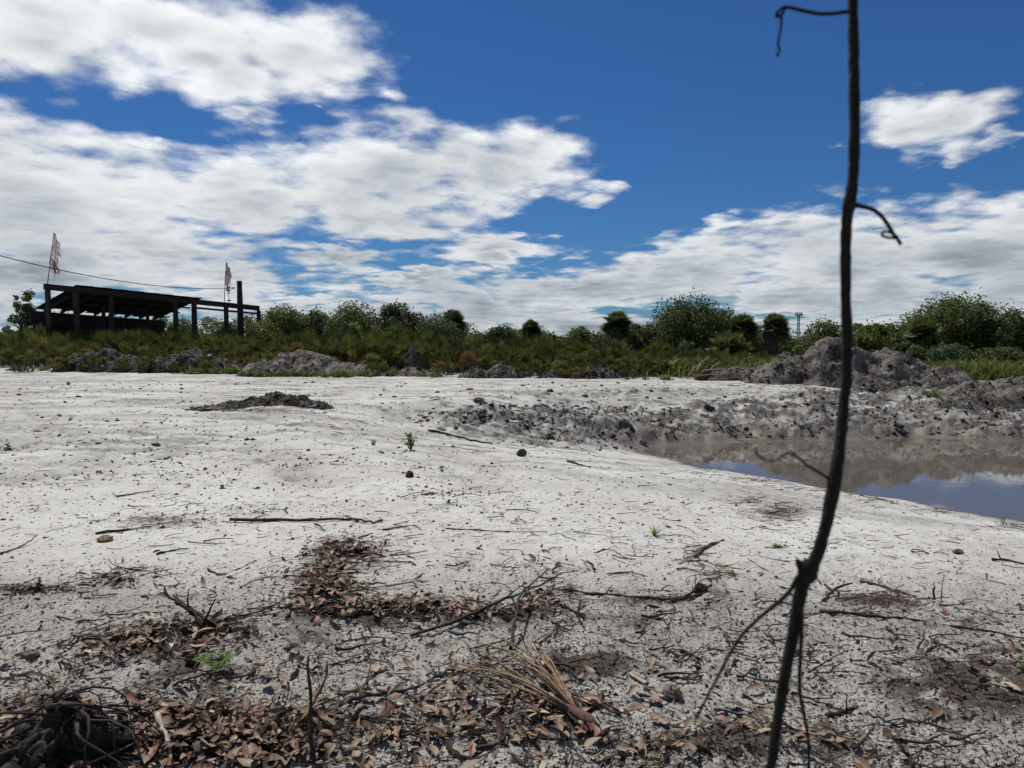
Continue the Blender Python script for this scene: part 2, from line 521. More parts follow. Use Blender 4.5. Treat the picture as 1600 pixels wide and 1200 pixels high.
def terrain(x, y):
    z, sd = base_h(x, y)
    dist = np.hypot(x, y)
    px, py = topx(x, y, z)
    infront = y > 1.0
    rsd = poly_sd(x, y, ROUGH) + 0.35 * gnoise(x * 1.1, y * 1.1, 31)
    rough = sstep(0.25, -0.5, rsd) * sstep(0.05, 0.5, sd)
    patch = np.where(infront, ell_sum(px, py, PATCH), 0) * sstep(-0.15, 0.35, gnoise(x * 1.7, y * 0.9, 77) + 0.35 * gnoise(x * 5, y * 4, 78))
    hum = np.where(infront, ell_sum(px, py, HUMUS), 0)
    # broad clods on the bank, small crumbs in front
    cl = billow(x * 0.9, y * 0.9, 41, 4)
    cl2 = gnoise(x * 2.2, y * 2.2, 45) + 0.5 * gnoise(x * 5, y * 5, 46)
    ridge = sstep(2.2, 0.2, seg_dist(x, y, RIDGE))
    strk = billow(x * 1.0, y * 3.0, 43, 4)
    z = z + rough * ((0.06 + 0.22 * ridge) * cl + 0.15 * strk * (1 - .6 * ridge) + (0.03 + 0.05 * ridge) * cl2 + 0.03 * gnoise(x * 11, y * 11, 47))
    z = z + patch * 0.06 * (cl2 + 0.4 * cl)
    near = sstep(16, 5, dist)
    z = z + 0.016 * (gnoise(x * 3.1, y * 3.1, 57) + 0.7 * gnoise(x * 7, y * 7, 58)) * sstep(0.1, 1.0, sd) * sstep(4, 8, dist) * (0.6 + 0.8 * sstep(0, .5, gnoise(x * .5, y * .5, 59)))
    fine = gnoise(x * 9, y * 9, 51) * 0.012 + gnoise(x * 23, y * 23, 52) * 0.006
    crumb = np.maximum(gnoise(x * 34, y * 34, 53), 0.1) * 0.016
    zone = sstep(830, 960, py) * infront
    z = z + near * (fine * (0.4 + 0.9 * zone) + crumb * (0.15 + zone * 0.8)) * sstep(0.0, 0.6, sd)
    z = z + hum * 0.025 * (1 + gnoise(x * 7, y * 7, 54)) * sstep(0, 0.6, sd)
    tr = np.zeros_like(x)
    for i, P in enumerate(TRACKW):
        d = seg_dist(x, y, P)
        tr = np.maximum(tr, np.exp(-(d / 0.28) ** 2))
    lug = np.sin((x * 0.8 + y) * 2 * math.pi / 0.3 + 2 * gnoise(x * .6, y * .6, 60))
    z = z + tr * (-0.05 + 0.02 * lug) * (1 - rough)
    return z, dict(sd=sd, rough=rough, patch=patch, hum=hum, zone=zone, track=tr, px=px, py=py, dist=dist)


def th(x, y): return terrain(np.asarray(x, float), np.asarray(y, float))[0]


def G(px, py, lift=0.0):
    """points of the ground seen at photo pixels"""
    d = ray(np.atleast_1d(px), np.atleast_1d(py))
    dz = np.minimum(d[:, 2], -0.012)
    h_ = np.zeros(len(d))
    for _ in range(10):
        t = (EYE - h_) / -dz
        h_ = 0.5 * h_ + 0.5 * bh(d[:, 0] * t, d[:, 1] * t)
    q = d * ((EYE - h_) / -dz)[:, None]
    q[:, 2] = th(q[:, 0], q[:, 1]) + lift
    return q


def build_ground():
    fa = np.radians(np.linspace(-43, 43, 660))
    ca = np.radians(np.linspace(43, 317, 62)[1:-1])
    ang = np.concatenate([fa, ca])
    r = np.concatenate([np.linspace(0.3, 2.0, 12)[:-1], np.geomspace(2.0, 62, 560), np.geomspace(62, 6000, 34)[1:]])
    na, nr = len(ang), len(r)
    A, RR = np.meshgrid(ang, r)
    x = (RR * np.sin(A)).ravel(); y = (RR * np.cos(A)).ravel()
    z, f = terrain(x, y)
    V = np.stack([x, y, z], -1)
    i = np.arange(nr - 1)[:, None] * na; j = np.arange(na)[None, :]; k = (j + 1) % na
    Q = np.stack([i + j, i + k, i + na + k, i + na + j], -1).reshape(-1, 4)
    V = np.vstack([V, [[0, 0, z[:na].mean()]]])
    T = np.stack([np.full(na, len(V) - 1), (np.arange(na) + 1) % na, np.arange(na)], -1)
    # dark organic soil
    n1 = fbm(x * 1.3, y * 1.3, 61, 4); n2 = fbm(x * 5, y * 5, 66, 3)
    nst = fbm(x * 1.2, y * 4.2, 63, 4)
    soil = f['rough'] * sstep(-0.35, 0.5, n1 * 0.4 + n2 * 0.55 + nst * 0.6 + 0.26)
    soil = np.maximum(soil, np.clip(f['patch'] * 1.9, 0, 1) * sstep(-0.5, 0.3, n2))
    # swept grey films of mixed soil on the flat
    film = sstep(-0.1, 0.6, fbm(x * 0.14, y * 0.55, 70, 5)) * 0.6 * sstep(6, 12, f['dist'])
    film = np.maximum(film, 0.9 * sstep(0.02, 0.55, fbm(x * 0.45, y * 2.0, 72, 6, .58)) * sstep(8, 14, f['dist']))
    edge = sstep(24, 36, y) * sstep(0.0, 0.8, fbm(x * 0.5, y * 1.1, 75, 3)) * 0.6
    soil = np.maximum(soil, edge)
    film = np.maximum(film, f['track'] * 0.55 * sstep(-.5, .4, n1))
    beyond = sstep(0, 5, y - edge_D(x, y))
    soil = np.maximum(soil, beyond)
    wet = sstep(1.5, 0.1, f['sd'] + .3 * n1) * sstep(15.5, 19.5, y) * sstep(0.75, 0.2, soil) + sstep(0.55, 0.0, f['sd'] + .25 * n2) * 0.8
    hum = np.clip(1.35 * f['hum'] * sstep(-1.1, 0.2, n2 + 0.5 * n1), 0, 1)
    at_ = {k: np.append(v, 0) for k, v in dict(soil=soil, wet=np.clip(wet, 0, 1), humus=hum, film=film, zone=f['zone'] + 0.0).items()}
    o = mesh('ground', V, [Q, T], mat_ground, smooth=True, attrs=at_)
    tag(o, 'pale sandy ground of the cleared lot with tracks and dark patches', 'ground', kind='structure')


def edge_D(x, y):
    """distance (Y) of the line where bare sand gives way to scrub"""
    a = np.degrees(np.arctan2(x, np.maximum(y, 0.1)))
    return np.interp(a, [-40, -23, -10, 3, 12, 20, 30, 45], [43, 40, 35, 31, 29.5, 31, 31, 31]) + 0.8 * gnoise(np.asarray(x) * 0.4, 0 * np.asarray(x), 90)


mat_ground, n, b, o = new_mat('sand')
tcg = n.n('ShaderNodeTexCoord'); P = tcg.outputs['Object']
s_soil = n.attr('soil').outputs['Fac']; s_wet = n.attr('wet').outputs['Fac']; s_hum = n.attr('humus').outputs['Fac']; s_zone = n.attr('zone').outputs['Fac']
big = n.noise(P, 0.5, 4, 0.55); mid = n.noise(P, 6, 5, 0.6); fin = n.noise(P, 60, 3, 0.6); grain = n.noise(P, 260, 2, 0.5)
sand = n.mix(n.ss(big, 0.3, 0.7), C(0.40, 0.388, 0.362), C(0.49, 0.482, 0.458))
sand = n.mix(n.m('MULTIPLY', n.ss(mid, 0.45, 0.75), 0.5), sand, C(0.28, 0.268, 0.247))
sand = n.mix(n.m('MULTIPLY', n.ss(grain, 0.35, 0.7), 0.25), sand, C(0.25, 0.237, 0.217))
# peppering of dark organic crumbs, stronger in the foreground
pep = n.ss(n.m('ADD', fin, n.m('MULTIPLY', s_zone, 0.10)), 0.60, 0.70)
pep = n.m('MULTIPLY', pep, n.m('ADD', 0.30, n.m('MULTIPLY', s_zone, 0.45)))
sand = n.mix(n.m('MULTIPLY', s_zone, n.ss(n.noise(P, 3.2, 4, 0.6), 0.25, 0.75, 0.45, 0.95)), sand, C(0.21, 0.198, 0.180))
sand = n.mix(pep, sand, C(0.10, 0.09, 0.08))
sand = n.mix(n.m('MULTIPLY', n.ss(n.noise(P, 13, 6, 0.78), 0.565, 0.66), n.ss(big, 0.35, 0.6, 0.3, 0.75)), sand, C(0.055, 0.049, 0.043))
sand = n.mix(n.m('MULTIPLY', n.attr('film').outputs['Fac'], n.ss(n.noise(P, 4, 5, 0.7), 0.35, 0.6, 0.25, 1.0)), sand, C(0.115, 0.109, 0.101))
soilc = n.mix(n.ss(n.noise(P, 14, 4, 0.6), 0.35, 0.7), C(0.028, 0.025, 0.023), C(0.15, 0.14, 0.13))
c = n.mix(n.m('MULTIPLY', s_soil, n.ss(n.m('ADD', n.noise(P, 6, 7, 0.78), n.m('MULTIPLY', s_soil, 0.22)), 0.37, 0.55)), sand, soilc)
c = n.mix(n.m('MULTIPLY', s_wet, 0.85), c, C(0.12, 0.096, 0.074))
humc = n.mix(n.ss(fin, 0.35, 0.65), C(0.020, 0.016, 0.013), C(0.075, 0.056, 0.045))
c = n.mix(n.m('MULTIPLY', n.ss(n.m('ADD', s_hum, n.m('MULTIPLY', n.m('SUBTRACT', n.noise(P, 22, 4, 0.7), 0.5), 1.1)), 0.15, 0.8), 0.92), c, humc)
n.link(c, b.inputs['Base Color'])
n.link(n.ss(s_wet, 0.2, 1.0, 0.95, 0.35), b.inputs['Roughness'])
b.inputs['Specular IOR Level'].default_value = 0.15
bp = n.n('ShaderNodeBump'); bp.inputs['Strength'].default_value = 0.7; bp.inputs['Distance'].default_value = 0.02
hgt = n.m('ADD', n.m('MULTIPLY', mid, 0.8), n.m('ADD', n.m('MULTIPLY', fin, 0.5), n.m('MULTIPLY', grain, 0.12)))
n.link(hgt, bp.inputs['Height']); n.link(bp.outputs[0], b.inputs['Normal'])

build_ground()

# ---- pond
mat_water, n, b, o = new_mat('pond_water')
tcw = n.n('ShaderNodeTexCoord')
mpw = n.n('ShaderNodeMapping'); mpw.inputs['Scale'].default_value = (1.0, 0.45, 1.0); n.link(tcw.outputs['Object'], mpw.inputs[0])
b.inputs['Base Color'].default_value = C(0.092, 0.082, 0.068)
b.inputs['Roughness'].default_value = 0.03
b.inputs['IOR'].default_value = 1.33
b.inputs['Specular IOR Level'].default_value = 0.75
bp = n.n('ShaderNodeBump'); bp.inputs['Strength'].default_value = 0.05; bp.inputs['Distance'].default_value = 0.02
rip = n.m('ADD', n.m('MULTIPLY', n.noise(mpw.outputs[0], 7, 3, 0.5), 1.0), n.m('MULTIPLY', n.noise(mpw.outputs[0], 1.6, 2, 0.5), 1.5))
n.link(rip, bp.inputs['Height']); n.link(bp.outputs[0], b.inputs['Normal'])
xs = np.linspace(1.5, 33, 64); ys = np.linspace(4, 25, 44)
X, Y = np.meshgrid(xs, ys)
V = np.stack([X.ravel(), Y.ravel(), np.full(X.size, ZW)], -1)
i = np.arange(len(ys) - 1)[:, None] * len(xs); j = np.arange(len(xs) - 1)[None, :]
Q = np.stack([i + j, i + j + 1, i + j + 1 + len(xs), i + j + len(xs)], -1).reshape(-1, 4)
cx = V[Q].mean(1); keep = poly_sd(cx[:, 0], cx[:, 1], POND) < 1.6
pond = mesh('pond_water', V, Q[keep], mat_water)
tag(pond, 'still brown pond filling the dug pit on the right', 'pond', kind='structure')
#STAGE1

# ------------------------------------------------------------------ materials for things
mat_spoil, n, b, o = new_mat('spoil')
tcs = n.n('ShaderNodeTexCoord'); P = tcs.outputs['Object']
a1 = n.noise(P, 2.2, 7, 0.68); a2 = n.noise(P, 11, 5, 0.65)
f1 = n.ss(n.m('ADD', n.m('MULTIPLY', a1, 0.55), n.m('MULTIPLY', a2, 0.45)), 0.40, 0.63)
c = n.mix(f1, C(0.028, 0.023, 0.019), C(0.215, 0.195, 0.175))
c = n.mix(n.m('MULTIPLY', n.ss(n.noise(P, 0.9, 3, 0.5), 0.5, 0.7), 0.5), c, C(0.26, 0.245, 0.23))
n.link(c, b.inputs['Base Color']); b.inputs['Roughness'].default_value = 0.95; b.inputs['Specular IOR Level'].default_value = 0.1
bp = n.n('ShaderNodeBump'); bp.inputs['Strength'].default_value = 1.0; bp.inputs['Distance'].default_value = 0.08
n.link(n.m('ADD', a2, n.m('MULTIPLY', n.noise(P, 30, 3, 0.6), 0.4)), bp.inputs['Height']); n.link(bp.outputs[0], b.inputs['Normal'])

mat_muck = bark_mat('muck', C(0.016, 0.014, 0.012), C(0.125, 0.112, 0.10), 7, 0.95, bump=1.0)
mat_spoil_dark, n, b, o = new_mat('dark_spoil')
tcs = n.n('ShaderNodeTexCoord'); P = tcs.outputs['Object']
a1 = n.noise(P, 2.6, 7, 0.7); a2 = n.noise(P, 13, 5, 0.7)
f1 = n.ss(n.m('ADD', n.m('MULTIPLY', a1, 0.5), n.m('MULTIPLY', a2, 0.5)), 0.44, 0.62)
n.link(n.mix(f1, C(0.016, 0.014, 0.012), C(0.20, 0.187, 0.172)), b.inputs['Base Color']); b.inputs['Roughness'].default_value = 0.95; b.inputs['Specular IOR Level'].default_value = 0.1
bp = n.n('ShaderNodeBump'); bp.inputs['Strength'].default_value = 1.0; bp.inputs['Distance'].default_value = 0.1
n.link(a2, bp.inputs['Height']); n.link(bp.outputs[0], b.inputs['Normal'])
mat_clod = island_mat('clods', [(0.0, (0.025, 0.022, 0.02)), (0.5, (0.05, 0.044, 0.040)), (0.8, (0.11, 0.10, 0.093)), (1.0, (0.24, 0.225, 0.21))], 0.95, spec=0.1)
mat_crumb = island_mat('crumbs', [(0.0, (0.025, 0.021, 0.018)), (0.45, (0.06, 0.048, 0.040)), (0.75, (0.13, 0.10, 0.08)), (0.93, (0.24, 0.20, 0.16)), (1.0, (0.55, 0.53, 0.5))], 0.9, spec=0.15)
mat_twig = island_mat('twigs', [(0.0, (0.022, 0.018, 0.016)), (0.55, (0.06, 0.045, 0.038)), (0.85, (0.13, 0.095, 0.075)), (1.0, (0.28, 0.23, 0.18))], 0.9, noise_scale=25)
mat_stick = bark_mat('stick_bark', C(0.022, 0.018, 0.016), C(0.085, 0.066, 0.054), 60)
mat_root = bark_mat('root_bark', C(0.012, 0.010, 0.009), C(0.05, 0.040, 0.034), 40)
mat_redbark = bark_mat('red_bark', C(0.06, 0.032, 0.026), C(0.17, 0.10, 0.08), 40)
mat_ochre = bark_mat('ochre_bark', C(0.10, 0.06, 0.03), C(0.24, 0.16, 0.09), 40)
mat_straw = bark_mat('dry_stalk', C(0.12, 0.082, 0.05), C(0.30, 0.23, 0.15), 30)
mat_paleb = bark_mat('pale_wood', C(0.22, 0.18, 0.14), C(0.42, 0.37, 0.31), 50)
mat_tan = bark_mat('tan_clod', C(0.09, 0.07, 0.055), C(0.22, 0.17, 0.13), 20)
mat_vine = bark_mat('vine_bark', C(0.005, 0.0045, 0.004), C(0.011, 0.0095, 0.008), 170, bump=0.8)
mat_timber = bark_mat('dark_timber', C(0.016, 0.013, 0.011), C(0.075, 0.064, 0.055), 6, bump=0.3)
mat_sheet = bark_mat('rusted_sheet', C(0.014, 0.012, 0.011), C(0.045, 0.036, 0.032), 2, bump=0.1)
mat_metal = bark_mat('grey_metal', C(0.16, 0.17, 0.18), C(0.24, 0.25, 0.26), 3, 0.6, bump=0.05)
mat_trunk = bark_mat('tree_bark', C(0.045, 0.038, 0.032), C(0.13, 0.115, 0.10), 8)
LEAFSTOPS = [(0.0, (0.030, 0.018, 0.012)), (0.28, (0.095, 0.045, 0.026)), (0.55, (0.21, 0.105, 0.060)), (0.8, (0.17, 0.118, 0.070)), (1.0, (0.34, 0.245, 0.16))]
mat_leaf, n, b, o = new_mat('dead_leaf')
oi = n.n('ShaderNodeObjectInfo'); tl = n.n('ShaderNodeTexCoord')
n.link(n.mix(n.ss(n.noise(tl.outputs['Object'], 30, 4, 0.6), 0.35, 0.75, 0.0, 0.6), oi.outputs['Color'], C(0.045, 0.032, 0.024)), b.inputs['Base Color'])
b.inputs['Roughness'].default_value = 0.55; b.inputs['Specular IOR Level'].default_value = 0.4
mat_litter = island_mat('leaf_litter', LEAFSTOPS, 0.6, noise_scale=16, spec=0.35)


def green(name, lo, hi, t=0.3, extra=None, rough=0.55):
    mid = tuple((a + b_) / 2 for a, b_ in zip(lo, hi))
    st = [(0.0, lo), (0.5, mid), (1.0, hi)] if not extra else [(0.0, lo), (0.5, mid), (0.85, hi), (1.0, extra)]
    return island_mat(name, st, rough, use_obj=0.25, transl=t, spec=0.14)


mat_oak = green('oak_leaves', (0.050, 0.070, 0.020), (0.155, 0.185, 0.052))
mat_oak_dark = green('dark_leaves', (0.034, 0.050, 0.016), (0.100, 0.125, 0.037))
mat_oak_pale = green('pale_leaves', (0.045, 0.075, 0.035), (0.10, 0.14, 0.065))
mat_bright = green('bright_leaves', (0.06, 0.12, 0.02), (0.15, 0.24, 0.05))
mat_palm = green('palm_fans', (0.038, 0.056, 0.018), (0.140, 0.165, 0.055), 0.25)
mat_palmdead = island_mat('dead_fans', [(0, (0.05, 0.04, 0.03)), (1, (0.17, 0.14, 0.10))], 0.8)
mat_palmetto = green('palmetto_fans', (0.030, 0.046, 0.012), (0.118, 0.125, 0.030), 0.3, (0.26, 0.18, 0.04))
mat_palmdry = island_mat('dry_fans', [(0, (0.09, 0.055, 0.022)), (0.6, (0.20, 0.125, 0.04)), (1, (0.30, 0.22, 0.11))], 0.8, transl=0.15)
mat_grass = green('grass_blades', (0.05, 0.072, 0.016), (0.145, 0.155, 0.038), 0.3, (0.24, 0.18, 0.07))
mat_weed = green('weed_leaves', (0.05, 0.085, 0.02), (0.15, 0.19, 0.05), 0.3)
mat_seed = green('seedling_leaves', (0.07, 0.13, 0.02), (0.17, 0.26, 0.05), 0.3)


def X_of(px, D): return (px - 800) / F * D


def rot_to(zdir, spin=None):
    """basis (3,3) rows = local x,y,z with z along zdir"""
    z = np.asarray(zdir, float); z = z / np.linalg.norm(z)
    r = np.array([0, 0, 1.0]) if abs(z[2]) < 0.95 else np.array([1.0, 0, 0])
    x = np.cross(r, z); x /= np.linalg.norm(x); y = np.cross(z, x)
    if spin is not None:
        c_, s_ = math.cos(spin), math.sin(spin); x, y = c_ * x + s_ * y, -s_ * x + c_ * y
    return np.array([x, y, z])


ICO_V = []
_p = (1 + 5 ** .5) / 2
for a_, b_ in ((1, _p), (1, -_p), (-1, _p), (-1, -_p)): ICO_V += [(0, a_, b_), (a_, b_, 0), (b_, 0, a_)]
ICO_V = np.array(ICO_V, float); ICO_V /= np.linalg.norm(ICO_V[0])
_d = np.linalg.norm(ICO_V[:, None] - ICO_V[None], axis=-1)
ICO_F = []
for a_ in range(12):
    for b_ in range(a_ + 1, 12):
        for c_ in range(b_ + 1, 12):
            if max(_d[a_, b_], _d[b_, c_], _d[a_, c_]) < 1.1:
                nn = np.cross(ICO_V[b_] - ICO_V[a_], ICO_V[c_] - ICO_V[a_])
                ICO_F.append((a_, b_, c_) if nn @ ICO_V[a_] > 0 else (a_, c_, b_))
ICO_F = np.array(ICO_F)


def clods(pts, size, flat=0.7, rng=R):
    N = len(pts)
    j = 1 + 0.28 * rng.standard_normal((N, 12, 1))
    sc_ = np.stack([size * rng.uniform(.8, 1.5, N), size * rng.uniform(.7, 1.1, N), size * flat * rng.uniform(.6, 1.1, N)], -1)
    V = ICO_V[None] * j * sc_[:, None, :]
    th_ = rng.uniform(0, 2 * math.pi, N); c_, s_ = np.cos(th_)[:, None], np.sin(th_)[:, None]
    V = np.stack([V[..., 0] * c_ - V[..., 1] * s_, V[..., 0] * s_ + V[..., 1] * c_, V[..., 2]], -1)
    V += pts[:, None, :]
    Fc = ICO_F[None] + (np.arange(N) * 12)[:, None, None]
    return V.reshape(-1, 3), Fc.reshape(-1, 3)


# ------------------------------------------------------------------ spoil mounds
def mound(name, label, cat, blobs, seed, mat=None, rough=0.16, step=0.07, group=None, sink=0.06, clod_f=1.2, deco=1.0, roots=1):
    """blobs: (x, y, half width x, half width y, height)"""
    B = np.array(blobs, float)
    x0, x1 = (B[:, 0] - B[:, 2] * 1.35).min(), (B[:, 0] + B[:, 2] * 1.35).max()
    y0, y1 = (B[:, 1] - B[:, 3] * 1.35).min(), (B[:, 1] + B[:, 3] * 1.35).max()
    nx, ny = int((x1 - x0) / step) + 2, int((y1 - y0) / step) + 2
    X, Y = np.meshgrid(np.linspace(x0, x1, nx), np.linspace(y0, y1, ny)); x = X.ravel(); y = Y.ravel()
    zb = np.full(x.shape, -1.0)
    wob = 0.22 * fbm(x * 0.8, y * 0.8, seed, 3)
    for (cx, cy, rx, ry, H) in B:
        r = np.hypot((x - cx) / rx, (y - cy) / ry) + wob
        t = np.clip(1 - r, -0.5, 1)
        zb = np.maximum(zb, np.where(t > 0, H * np.sin(np.clip(t, 0, 1) * math.pi / 2) ** 1.05, t * 0.6))
    m = sstep(-0.02, 0.25, zb)
    z = zb + m * (rough * 1.1 * (billow(x * clod_f, y * clod_f, seed + 5, 5, 0.6) - 0.35) + 0.25 * rough * gnoise(x * 7, y * 7, seed + 9))
    z = bh(x, y) + z - sink
    ok = (zb > -0.12).reshape(ny, nx)
    i = np.arange(ny - 1)[:, None] * nx; j = np.arange(nx - 1)[None, :]
    Q = np.stack([i + j, i + j + 1, i + j + 1 + nx, i + j + nx], -1).reshape(-1, 4)
    kq = (ok[:-1, :-1] & ok[1:, :-1] & ok[:-1, 1:] & ok[1:, 1:]).ravel()
    Q = Q[kq]
    used = np.unique(Q); remap = np.full(len(x), -1); remap[used] = np.arange(len(used))
    c0 = np.array([B[0, 0], B[0, 1], 0.0])
    V = np.stack([x, y, z], -1)[used] - c0
    ob = mesh(name, V, remap[Q], mat or mat_spoil, smooth=True)
    ob.location = c0
    if deco:
        r = np.random.default_rng(seed); nn_ = min(int(len(V) * .10), 1400)
        vi = r.choice(len(V), nn_)
        Vc, Fc = clods(V[vi], np.clip(np.exp(r.normal(math.log(.034 * deco), .5, nn_)), .012, .13 * deco), .8, r)
        tag(mesh('clods', Vc, Fc, mat_clod, ob), kind='stuff')
        mb = MB()
        for k in r.choice(len(V), min(int(len(V) * .012) + 6, 150) * roots):
            d = r.standard_normal(3); d[2] = abs(d[2]) * .35; d /= np.linalg.norm(d); L = r.uniform(.12, .55) * deco
            mb.tube([V[k] - d * .05, V[k] + d * L * .5 + r.normal(0, .03, 3), V[k] + d * L + [0, 0, -.05]], [.014 * deco, .010 * deco, .004], 4, cap=False)
        tag(mb.build('dead_roots', mat_twig, ob), kind='stuff')
    return tag(ob, label, cat, group)


def mx(px, D): return X_of(px, D)


MG = 'heaps of dug spoil around the lot'
mound('spoil_mound', 'tallest heap of grey dug sand behind the pond with a pointed top', 'mound',
      [(mx(1298, 27.5), 27.5, 1.9, 2.2, 1.62), (mx(1388, 27.3), 27.3, 1.5, 1.8, 1.25), (mx(1215, 27.6), 27.6, 1.3, 1.4, 0.85), (mx(1345, 26.6), 26.6, 2.6, 1.6, 0.55), (mx(1440, 27), 27, 1.0, 1.2, 0.5)], 101, rough=0.22, group=MG)
mound('spoil_mound', 'small rounded heap of grey spoil right of the tallest heap', 'mound',
      [(mx(1482, 25.5), 25.8, 1.1, 1.1, 0.72), (mx(1455, 25.5), 25.5, 0.7, 0.8, 0.4)], 111, rough=0.18, group=MG)
mound('spoil_mound', 'low rooty spoil bank at the right edge above the pond', 'mound',
      [(mx(1560, 24), 24, 2.4, 1.5, 0.42), (mx(1650, 24), 24, 2.6, 1.6, 0.6), (mx(1500, 23.6), 23.6, 1.2, 0.9, 0.3)], 121, rough=0.22, group=MG)
mound('spoil_mound', 'long smooth grey sand heap right of the pole barn', 'mound',
      [(mx(470, 33.5), 33.5, 2.3, 1.5, 1.15), (mx(425, 33.2), 33.2, 1.6, 1.2, 0.7), (mx(545, 33), 33, 1.5, 1.1, 0.55)], 131, rough=0.12, group=MG)
mound('spoil_mound', 'dark tangled heap of soil and roots below the pole barn', 'mound',
      [(mx(300, 36.5), 36.5, 1.8, 1.2, 1.15), (mx(350, 36), 36, 1.2, 1.0, 0.65), (mx(250, 36), 36, 1.1, 0.9, 0.75)], 141, rough=0.25, mat=mat_spoil_dark, group=MG, roots=5)
mound('spoil_mound', 'dark soil heap at the left below the palmettos', 'mound',
      [(mx(165, 37), 37, 1.9, 1.2, 1.05), (mx(120, 37), 37, 1.2, 1.0, 0.8), (mx(205, 36.5), 36.5, 1.2, 1.0, 0.8)], 151, rough=0.24, mat=mat_spoil_dark, group=MG, roots=5)
mound('spoil_mound', 'small grey heap at the foot of the weathered stump', 'mound', [(mx(645, 32.6), 32.6, 1.1, 0.8, 0.42), (mx(612, 32.7), 32.7, 0.6, 0.6, 0.25)], 161, rough=0.1, group=MG)
mound('spoil_mound', 'low dark heap of dead fronds and soil in front of the middle palmettos', 'mound', [(mx(790, 31.2), 31.2, 1.0, 0.8, 0.5), (mx(745, 31.3), 31.3, 0.9, 0.7, 0.4)], 171, rough=0.16, mat=mat_spoil_dark, group=MG, roots=5)
mound('spoil_mound', 'low dark brushy heap below the yellow palmettos at centre', 'mound', [(mx(930, 30.6), 30.6, 1.2, 0.8, 0.5), (mx(870, 30.8), 30.8, 0.8, 0.7, 0.42)], 181, rough=0.16, mat=mat_spoil_dark, group=MG, roots=5)
# ridge of dark clods pushed up on the sand
cr = G([330, 365, 400, 430, 462, 490], [640, 636, 634, 629, 632, 634])
mound('clod_ridge', 'low ridge of black clods alone on the open pale sand at left', 'clods',
      [(p[0], p[1], 0.62, 0.42, h_) for p, h_ in zip(cr, (0.10, 0.16, 0.2, 0.27, 0.22, 0.12))], 191, rough=0.1, step=0.035, mat=mat_spoil_dark, sink=0.03, clod_f=3, deco=.7)
ho = G([979], [684])[0]
mound('muck_clod', 'large rounded black clod of muck at the left end of the pit', 'clod', [(ho[0], ho[1] + 0.3, 0.5, 0.38, 0.42)], 195, rough=0.06, step=0.03, mat=mat_muck, sink=0.05, clod_f=3, deco=.5)

# ------------------------------------------------------------------ clods and crumbs
# clods over the churned bank
cand = np.stack([R.uniform(620, 1700, 26000), R.uniform(592, 712, 26000)], -1)
q = G(cand[:, 0], cand[:, 1])
rs = poly_sd(q[:, 0], q[:, 1], ROUGH); sdp = poly_sd(q[:, 0], q[:, 1], POND)
acc = (rs < 0.3) & (sdp > 0.15) & (gnoise(q[:, 0] * 0.8, q[:, 1] * 0.8, 200) + R.uniform(-.5, .5, len(q)) > -0.05)
q = q[acc][:4200]
sz = np.clip(np.exp(R.normal(math.log(0.024), 0.55, len(q))), 0.010, 0.11)
V, Fc = clods(q, sz)
tag(mesh('bank_clods', V, Fc, mat_clod), 'grey and black clods strewn over the churned pit bank', 'clods', kind='stuff')
# clods on the flat sand
cand = np.stack([R.uniform(-100, 1250, 5000), R.uniform(596, 720, 5000)], -1)
dn = ell_sum(cand[:, 0], cand[:, 1], PATCH) + 0.04 + 0.5 * np.exp(-((cand[:, 1] - 600) / 10) ** 2)
q = G(cand[:, 0], cand[:, 1]); acc = (R.uniform(0, 1, len(q)) < dn * (gnoise(q[:, 0] * .9, q[:, 1] * .9, 210) + 0.45)) & (poly_sd(q[:, 0], q[:, 1], POND) > 0.2)
q = q[acc]
V, Fc = clods(q, np.clip(np.exp(R.normal(math.log(0.022), 0.5, len(q))), 0.008, 0.07) * (1 + sstep(14, 30, q[:, 1])))
tag(mesh('sand_clods', V, Fc, mat_muck), 'small dark clods sprinkled on the far pale sand', 'clods', kind='stuff')


def dens_px(px, py, q):
    """how much broken organic matter lies on the sand"""
    d = 0.20 + 0.62 * sstep(850, 990, py) + 0.10 * sstep(740, 840, py)
    d = d + 0.75 * np.clip(fbm(q[:, 0] * .45, q[:, 1] * 1.1, 223, 4) - .12, 0, .8) * sstep(960, 860, py)
    d = d * (0.55 + 0.9 * np.clip(gnoise(q[:, 0] * 1.1, q[:, 1] * 1.1, 220) + 0.5 * gnoise(q[:, 0] * 3, q[:, 1] * 3, 221) + 0.35, 0, 1.3))
    return d + 0.9 * ell_sum(px, py, HUMUS)


def scatter_px(N, y0, y1, seed, x0=-260, x1=1860):
    r = np.random.default_rng(seed)
    px = r.uniform(x0, x1, N); py = y0 + (y1 - y0) * r.uniform(0, 1, N)
    q = G(px, py)
    ok = (r.uniform(0, 1, N) < dens_px(px, py, q)) & (poly_sd(q[:, 0], q[:, 1], POND) > 0.25)
    return q[ok], px[ok], py[ok], r


